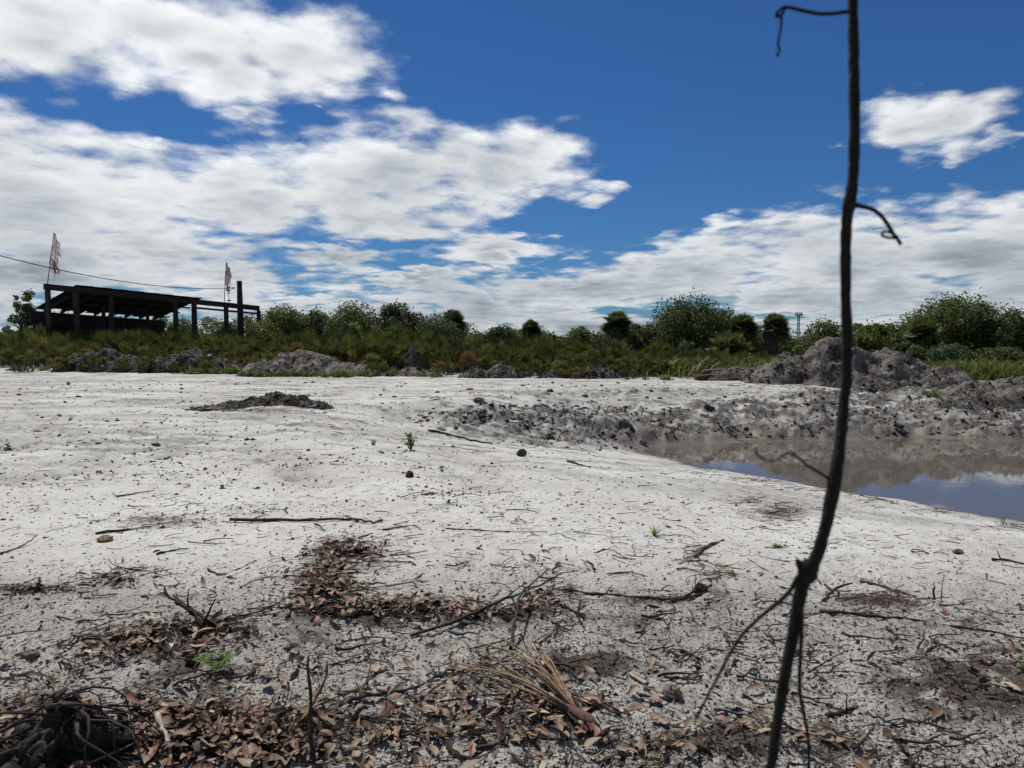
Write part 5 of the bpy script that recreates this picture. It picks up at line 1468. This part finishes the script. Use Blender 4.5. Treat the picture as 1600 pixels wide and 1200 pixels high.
# torn strips still tied lower down
mb = MB(); r = np.random.default_rng(12)
for k in range(5):
    u = np.linspace(0, 1, 7); x0_ = .08 + .09 * k; b0 = (B1 - A1) * (.50 - .03 * k) + np.array([x0_, .02 * k, 0])
    c_ = np.stack([b0[0] + .18 * u * (k % 2) + .05 * np.sin(u * 6 + k), b0[1] + .05 * np.sin(u * 5), b0[2] - (.6 + .22 * r.uniform()) * u], -1)
    s_ = np.array([.05, .02, 0]); V = np.stack([c_ - s_, c_ + s_], 1).reshape(-1, 3)
    mb.add(V, [(2 * a, 2 * a + 1, 2 * a + 3, 2 * a + 2) for a in range(6)])
mb.build('torn_strip', island_mat('torn_cloth', [(0, (.55, .36, .33)), (.5, (.60, .56, .53)), (1, (.16, .19, .28))], .9, transl=.4), f1_)
flag('tattered_flag', 'torn red striped flag hanging limp left of the thick post', (350, 471), (353, 411), 55.4, 55.4, 52, 8, .08, 8, .85)
g1 = at(358, 470, 55.8); mb = MB(); mb.tube([(0, 0, -.3), (-.03, 0, .95)], [.02, .016], 6); mb.tube([(-.12, 0, .02), (.14, 0, .02)], [.06, .05], 6)
o_ = mb.build('roof_rod', mat_metal); o_.location = g1; tag(o_, 'thin rod standing on the barn beam between flag and thick post', 'rod')
# cable
ca = at(-140, 360, 30); cb = at(362, 450, 56); u = np.linspace(0, 1, 60)[:, None]
pts = ca * (1 - u) + cb * u - np.array([0, 0, 1.0]) * (4 * u * (1 - u) * .75)
mb = MB(); mb.tube(pts, .022, 6); o_ = mb.build('power_cable', mat_root); tag(o_, 'sagging black cable running from the left edge to the thick post', 'cable')
c_ = MB(); c_.tube([cb, cb + [.12, 0, 0.0], cb + [.25, 0, .01]], [.05, .06, .04], 8); c_.build('insulator', mat_metal, o_)

# ------------------------------------------------------------------ seedlings and small plants
def seedling(name, label, px, py, h, spread, nst, nl, leafL, seed, mat=None, flat=.4, cat='seedling'):
    r = np.random.default_rng(seed); g = G([px], [py])[0]
    ro = empty(name, g); tag(ro, label, cat)
    sm = MB(); lm = []
    for k in range(nst):
        a = r.uniform(0, 6.28); t = r.uniform(.1, 1) * spread; hh = h * r.uniform(.6, 1.05); u = np.linspace(0, 1, 5)
        pts = np.stack([math.cos(a) * t * u ** 1.3, math.sin(a) * t * u ** 1.3, -.01 + hh * u], -1)
        sm.tube(pts, np.linspace(.004, .002, 5) * (h / .3 + .4), 4)
        for q_ in range(nl):
            uu = r.uniform(.25, 1); lm.append([np.interp(uu, u, pts[:, c]) for c in range(3)])
    sm.build('stem', mat_stick, ro)
    c_ = np.array(lm); c_ += r.normal(0, leafL * .35, c_.shape); c_[:, 2] = np.maximum(c_[:, 2], .01)
    V, Fq = leaf_quads(c_, leafL, leafL * flat, .6, r); mesh('leaves', V, Fq, mat or mat_seed, ro)
    return ro


seedling('green_seedling', 'leafy green seedling bush alone on the sand left of the churned bank', 642, 702, .30, .16, 11, 16, .055, 1)
seedling('green_seedling', 'tiny sprout left of the leafy seedling bush', 583, 692, .10, .07, 5, 7, .05, 2)
seedling('green_seedling', 'small low sprout below the churned bank', 690, 733, .09, .08, 5, 7, .04, 3)
seedling('green_seedling', 'single green sprout at the near pond edge', 1567, 812, .12, .06, 4, 6, .04, 4)
seedling('green_seedling', 'yellow green sprout beside the tan clod at bottom left', 78, 1064, .06, .035, 5, 6, .022, 5)
seedling('green_seedling', 'green plant cut by the right edge on the humus patch', 1604, 1056, .09, .05, 5, 7, .035, 6)
seedling('green_seedling', 'faint low sprout left of the vine on pale sand', 1216, 855, .035, .07, 6, 6, .03, 7)
seedling('green_seedling', 'faint grassy sprout by the bark strip left of the vine', 1150, 900, .035, .08, 6, 6, .03, 8)


def tuft(name, label, px, py, h, N, seed, sp=.6):
    r = np.random.default_rng(seed); g = G([px], [py])[0]; mb = MB()
    for k in range(N):
        a = r.uniform(0, 6.28); l_ = h * r.uniform(.6, 1.2); t = r.uniform(.3, 1.3) * sp; u = np.linspace(0, 1, 4)
        c_ = np.stack([math.cos(a) * t * l_ * u, math.sin(a) * t * l_ * u, l_ * (u - .35 * t * u * u)], -1); s_ = np.array([-math.sin(a), math.cos(a), 0]) * .004
        w_ = np.array([1, .9, .6, .1])[:, None] * s_
        mb.add(np.stack([c_ - w_, c_ + w_], 1).reshape(-1, 3), [(2 * q, 2 * q + 1, 2 * q + 3, 2 * q + 2) for q in range(3)])
    o_ = mb.build(name, mat_seed); o_.location = g; return tag(o_, label, 'grass tuft')


tuft('grass_tuft', 'small bright grass tuft on open sand right of centre', 1022, 836, .10, 34, 1, 1.1)
tuft('grass_tuft', 'sparse pale grass tuft behind the bank at the pit end', 600, 612, .25, 16, 2)
# fern
g = G([338], [1058])[0]; fern = empty('green_fern', g); tag(fern, 'small bright green fern on dark soil at the left foreground', 'fern')
r = np.random.default_rng(31)
for k in range(7):
    a = [1.2, 1.9, 2.6, .5, 3.4, 5.5, 0.0][k]; L = r.uniform(.09, .14); u = np.linspace(0, 1, 12)
    sp_ = np.stack([math.cos(a) * L * u * .8, math.sin(a) * L * u * .6, .09 * u * (1.5 - .8 * u) + .01], -1)
    mb = MB(); mb.tube(sp_, np.linspace(.0018, .0008, 12), 4, cap=False)
    tgv = np.array([math.cos(a), math.sin(a), .3]); sdv = np.array([-math.sin(a), math.cos(a), 0])
    for q_ in range(1, 12):
        l_ = .034 * math.sin(math.pi * (.12 + .88 * q_ / 12)) + .004
        for s_ in (-1, 1):
            d = sdv * s_ + tgv * .35; p0 = sp_[q_]; wv = tgv * .0045
            mb.add([p0 - wv, p0 + d * l_ * .5 - wv + [0, 0, .002], p0 + d * l_, p0 + d * l_ * .5 + wv], [(0, 1, 2, 3)])
    mb.build('frond', mat_seed, fern)

# ------------------------------------------------------------------ foreground vine
VD = 0.5
vr = np.random.default_rng(3)
def vp(px, py, d=VD): return at(px, py, d)
vpix = [(1345, -420), (1340, -220), (1338, -80), (1337, 0), (1334, 100), (1330, 200), (1326, 290), (1323, 318), (1323, 350), (1326, 430), (1330, 520), (1326, 600), (1312, 690), (1300, 745), (1282, 830), (1268, 880), (1262, 896), (1256, 925), (1242, 1010), (1223, 1090), (1207, 1170), (1185, 1290), (1155, 1480), (1110, 1750), (1060, 2100), (1010, 2600)]
vrad = [8, 8, 8, 8.2, 8.4, 8.6, 8.6, 10.2, 8.8, 8.6, 8.6, 8.8, 8.8, 11, 10, 10.5, 14, 11, 9.8, 9, 8.6, 8.8, 9, 9, 10, 12]
pts0 = np.array([vp(*p) for p in vpix]); t = np.arange(len(pts0)); tt = np.linspace(0, len(t) - 1, (len(t) - 1) * 6 + 1)
pts = np.stack([np.interp(tt, t, pts0[:, k]) for k in range(3)], -1)
for _ in range(3): pts[1:-1] = .25 * pts[:-2] + .5 * pts[1:-1] + .25 * pts[2:]
pts[:, 1] += .006 * np.sin(tt * .8)
rad = np.interp(tt, t, vrad) * VD / F * .93
# run on down to the soil
e0 = pts[-1]; dn = pts[-1] - pts[-4]; dn /= np.linalg.norm(dn); k_ = (e0[2] + .06) / -dn[2] if dn[2] < -.05 and e0[2] > 0 else 0
if k_ > 0:
    pts = np.vstack([pts, e0 + dn * k_ * .5, e0 + dn * k_]); rad = np.append(rad, [rad[-1], rad[-1] * 1.1])
c0 = pts[-1].copy()
vine = empty('bare_vine', c0); tag(vine, 'thin bare black vine stem standing close before the camera at right', 'vine')
mb = MB(); mb.tube(pts - c0, rad * (1 + .07 * np.sin(np.arange(len(rad)) * 1.7) * np.sin(np.arange(len(rad)) * .53)), 12, jit=.05, rng=vr); mb.build('stem', mat_vine, vine, smooth=True)
# swollen knot
kc = vp(1262, 893) - c0; nu, nv = 22, 14
U, Vv = np.meshgrid(np.linspace(0, 2 * math.pi, nu, endpoint=False), np.linspace(.03, math.pi - .03, nv))
rd = (1 + .16 * gnoise(np.cos(U) * 2, np.sin(U) * 2 + Vv * 2, 3) + .10 * gnoise(np.cos(U) * 6, np.sin(U) * 6 + Vv * 5, 4)) * 17 * VD / F
Vx = np.stack([np.sin(Vv) * np.cos(U) * rd * .92, np.sin(Vv) * np.sin(U) * rd * .8, np.cos(Vv) * rd * 1.15], -1).reshape(-1, 3) + kc
i = np.arange(nv - 1)[:, None] * nu; j = np.arange(nu)[None, :]
mesh('knot', Vx, np.stack([i + j, i + nu + j, i + nu + (j + 1) % nu, i + (j + 1) % nu], -1).reshape(-1, 4), mat_vine, vine, smooth=True)
mb = MB(); mb.tube(np.array([vp(1256, 890), vp(1248, 880), vp(1246, 874)]) - c0, np.array([9, 6, 3]) * VD / F, 6); mb.build('bud_scar', mat_vine, vine)


def tendril(pix, r0, r1, dd=None):
    p = np.array([vp(a_, b_, VD + (dd[k] if dd else 0)) for k, (a_, b_) in enumerate(pix)]); t = np.arange(len(p)); tt = np.linspace(0, len(p) - 1, (len(p) - 1) * 5 + 1)
    q = np.stack([np.interp(tt, t, p[:, k]) for k in range(3)], -1)
    for _ in range(3): q[1:-1] = .25 * q[:-2] + .5 * q[1:-1] + .25 * q[2:]
    mb = MB(); mb.tube(q - c0, np.linspace(r0, r1, len(q)) * VD / F, 7, jit=.02, rng=vr); return mb.build('tendril', mat_vine, vine, smooth=True)


tendril([(1332, 17), (1305, 21), (1280, 22), (1252, 16), (1232, 11), (1222, 12), (1214, 20), (1213, 26), (1219, 25), (1226, 17), (1224, 12)], 3.2, 2.2)
tendril([(1221, 24), (1221, 38), (1218, 55), (1215, 70), (1219, 80), (1213, 85), (1217, 88)], 2.0, 1.6)
tendril([(1326, 316), (1345, 322), (1365, 327), (1378, 338), (1388, 352), (1397, 368), (1404, 375), (1408, 384), (1406, 378)], 3.6, 2.6)
tendril([(1402, 372), (1392, 372), (1380, 370), (1377, 364), (1384, 361), (1395, 365), (1403, 371)], 2.2, 2.0)
tendril([(1298, 750), (1280, 738), (1262, 728), (1246, 714), (1232, 706), (1222, 712), (1214, 720), (1198, 720), (1186, 714), (1179, 704), (1184, 698)], 2.6, 1.3, [0, -.01, -.02, -.04, -.06, -.08, -.09, -.10, -.11, -.12, -.12])
tendril([(1252, 896), (1244, 905), (1236, 922), (1218, 940), (1190, 962), (1160, 990), (1140, 1022), (1120, 1060), (1102, 1095), (1086, 1126)], 4.0, 2.0)
tendril([(1250, 898), (1247, 918), (1250, 940), (1253, 965), (1252, 1000), (1250, 1040), (1249, 1080), (1256, 1115), (1263, 1150), (1264, 1190), (1264, 1240)], 4.0, 2.6)
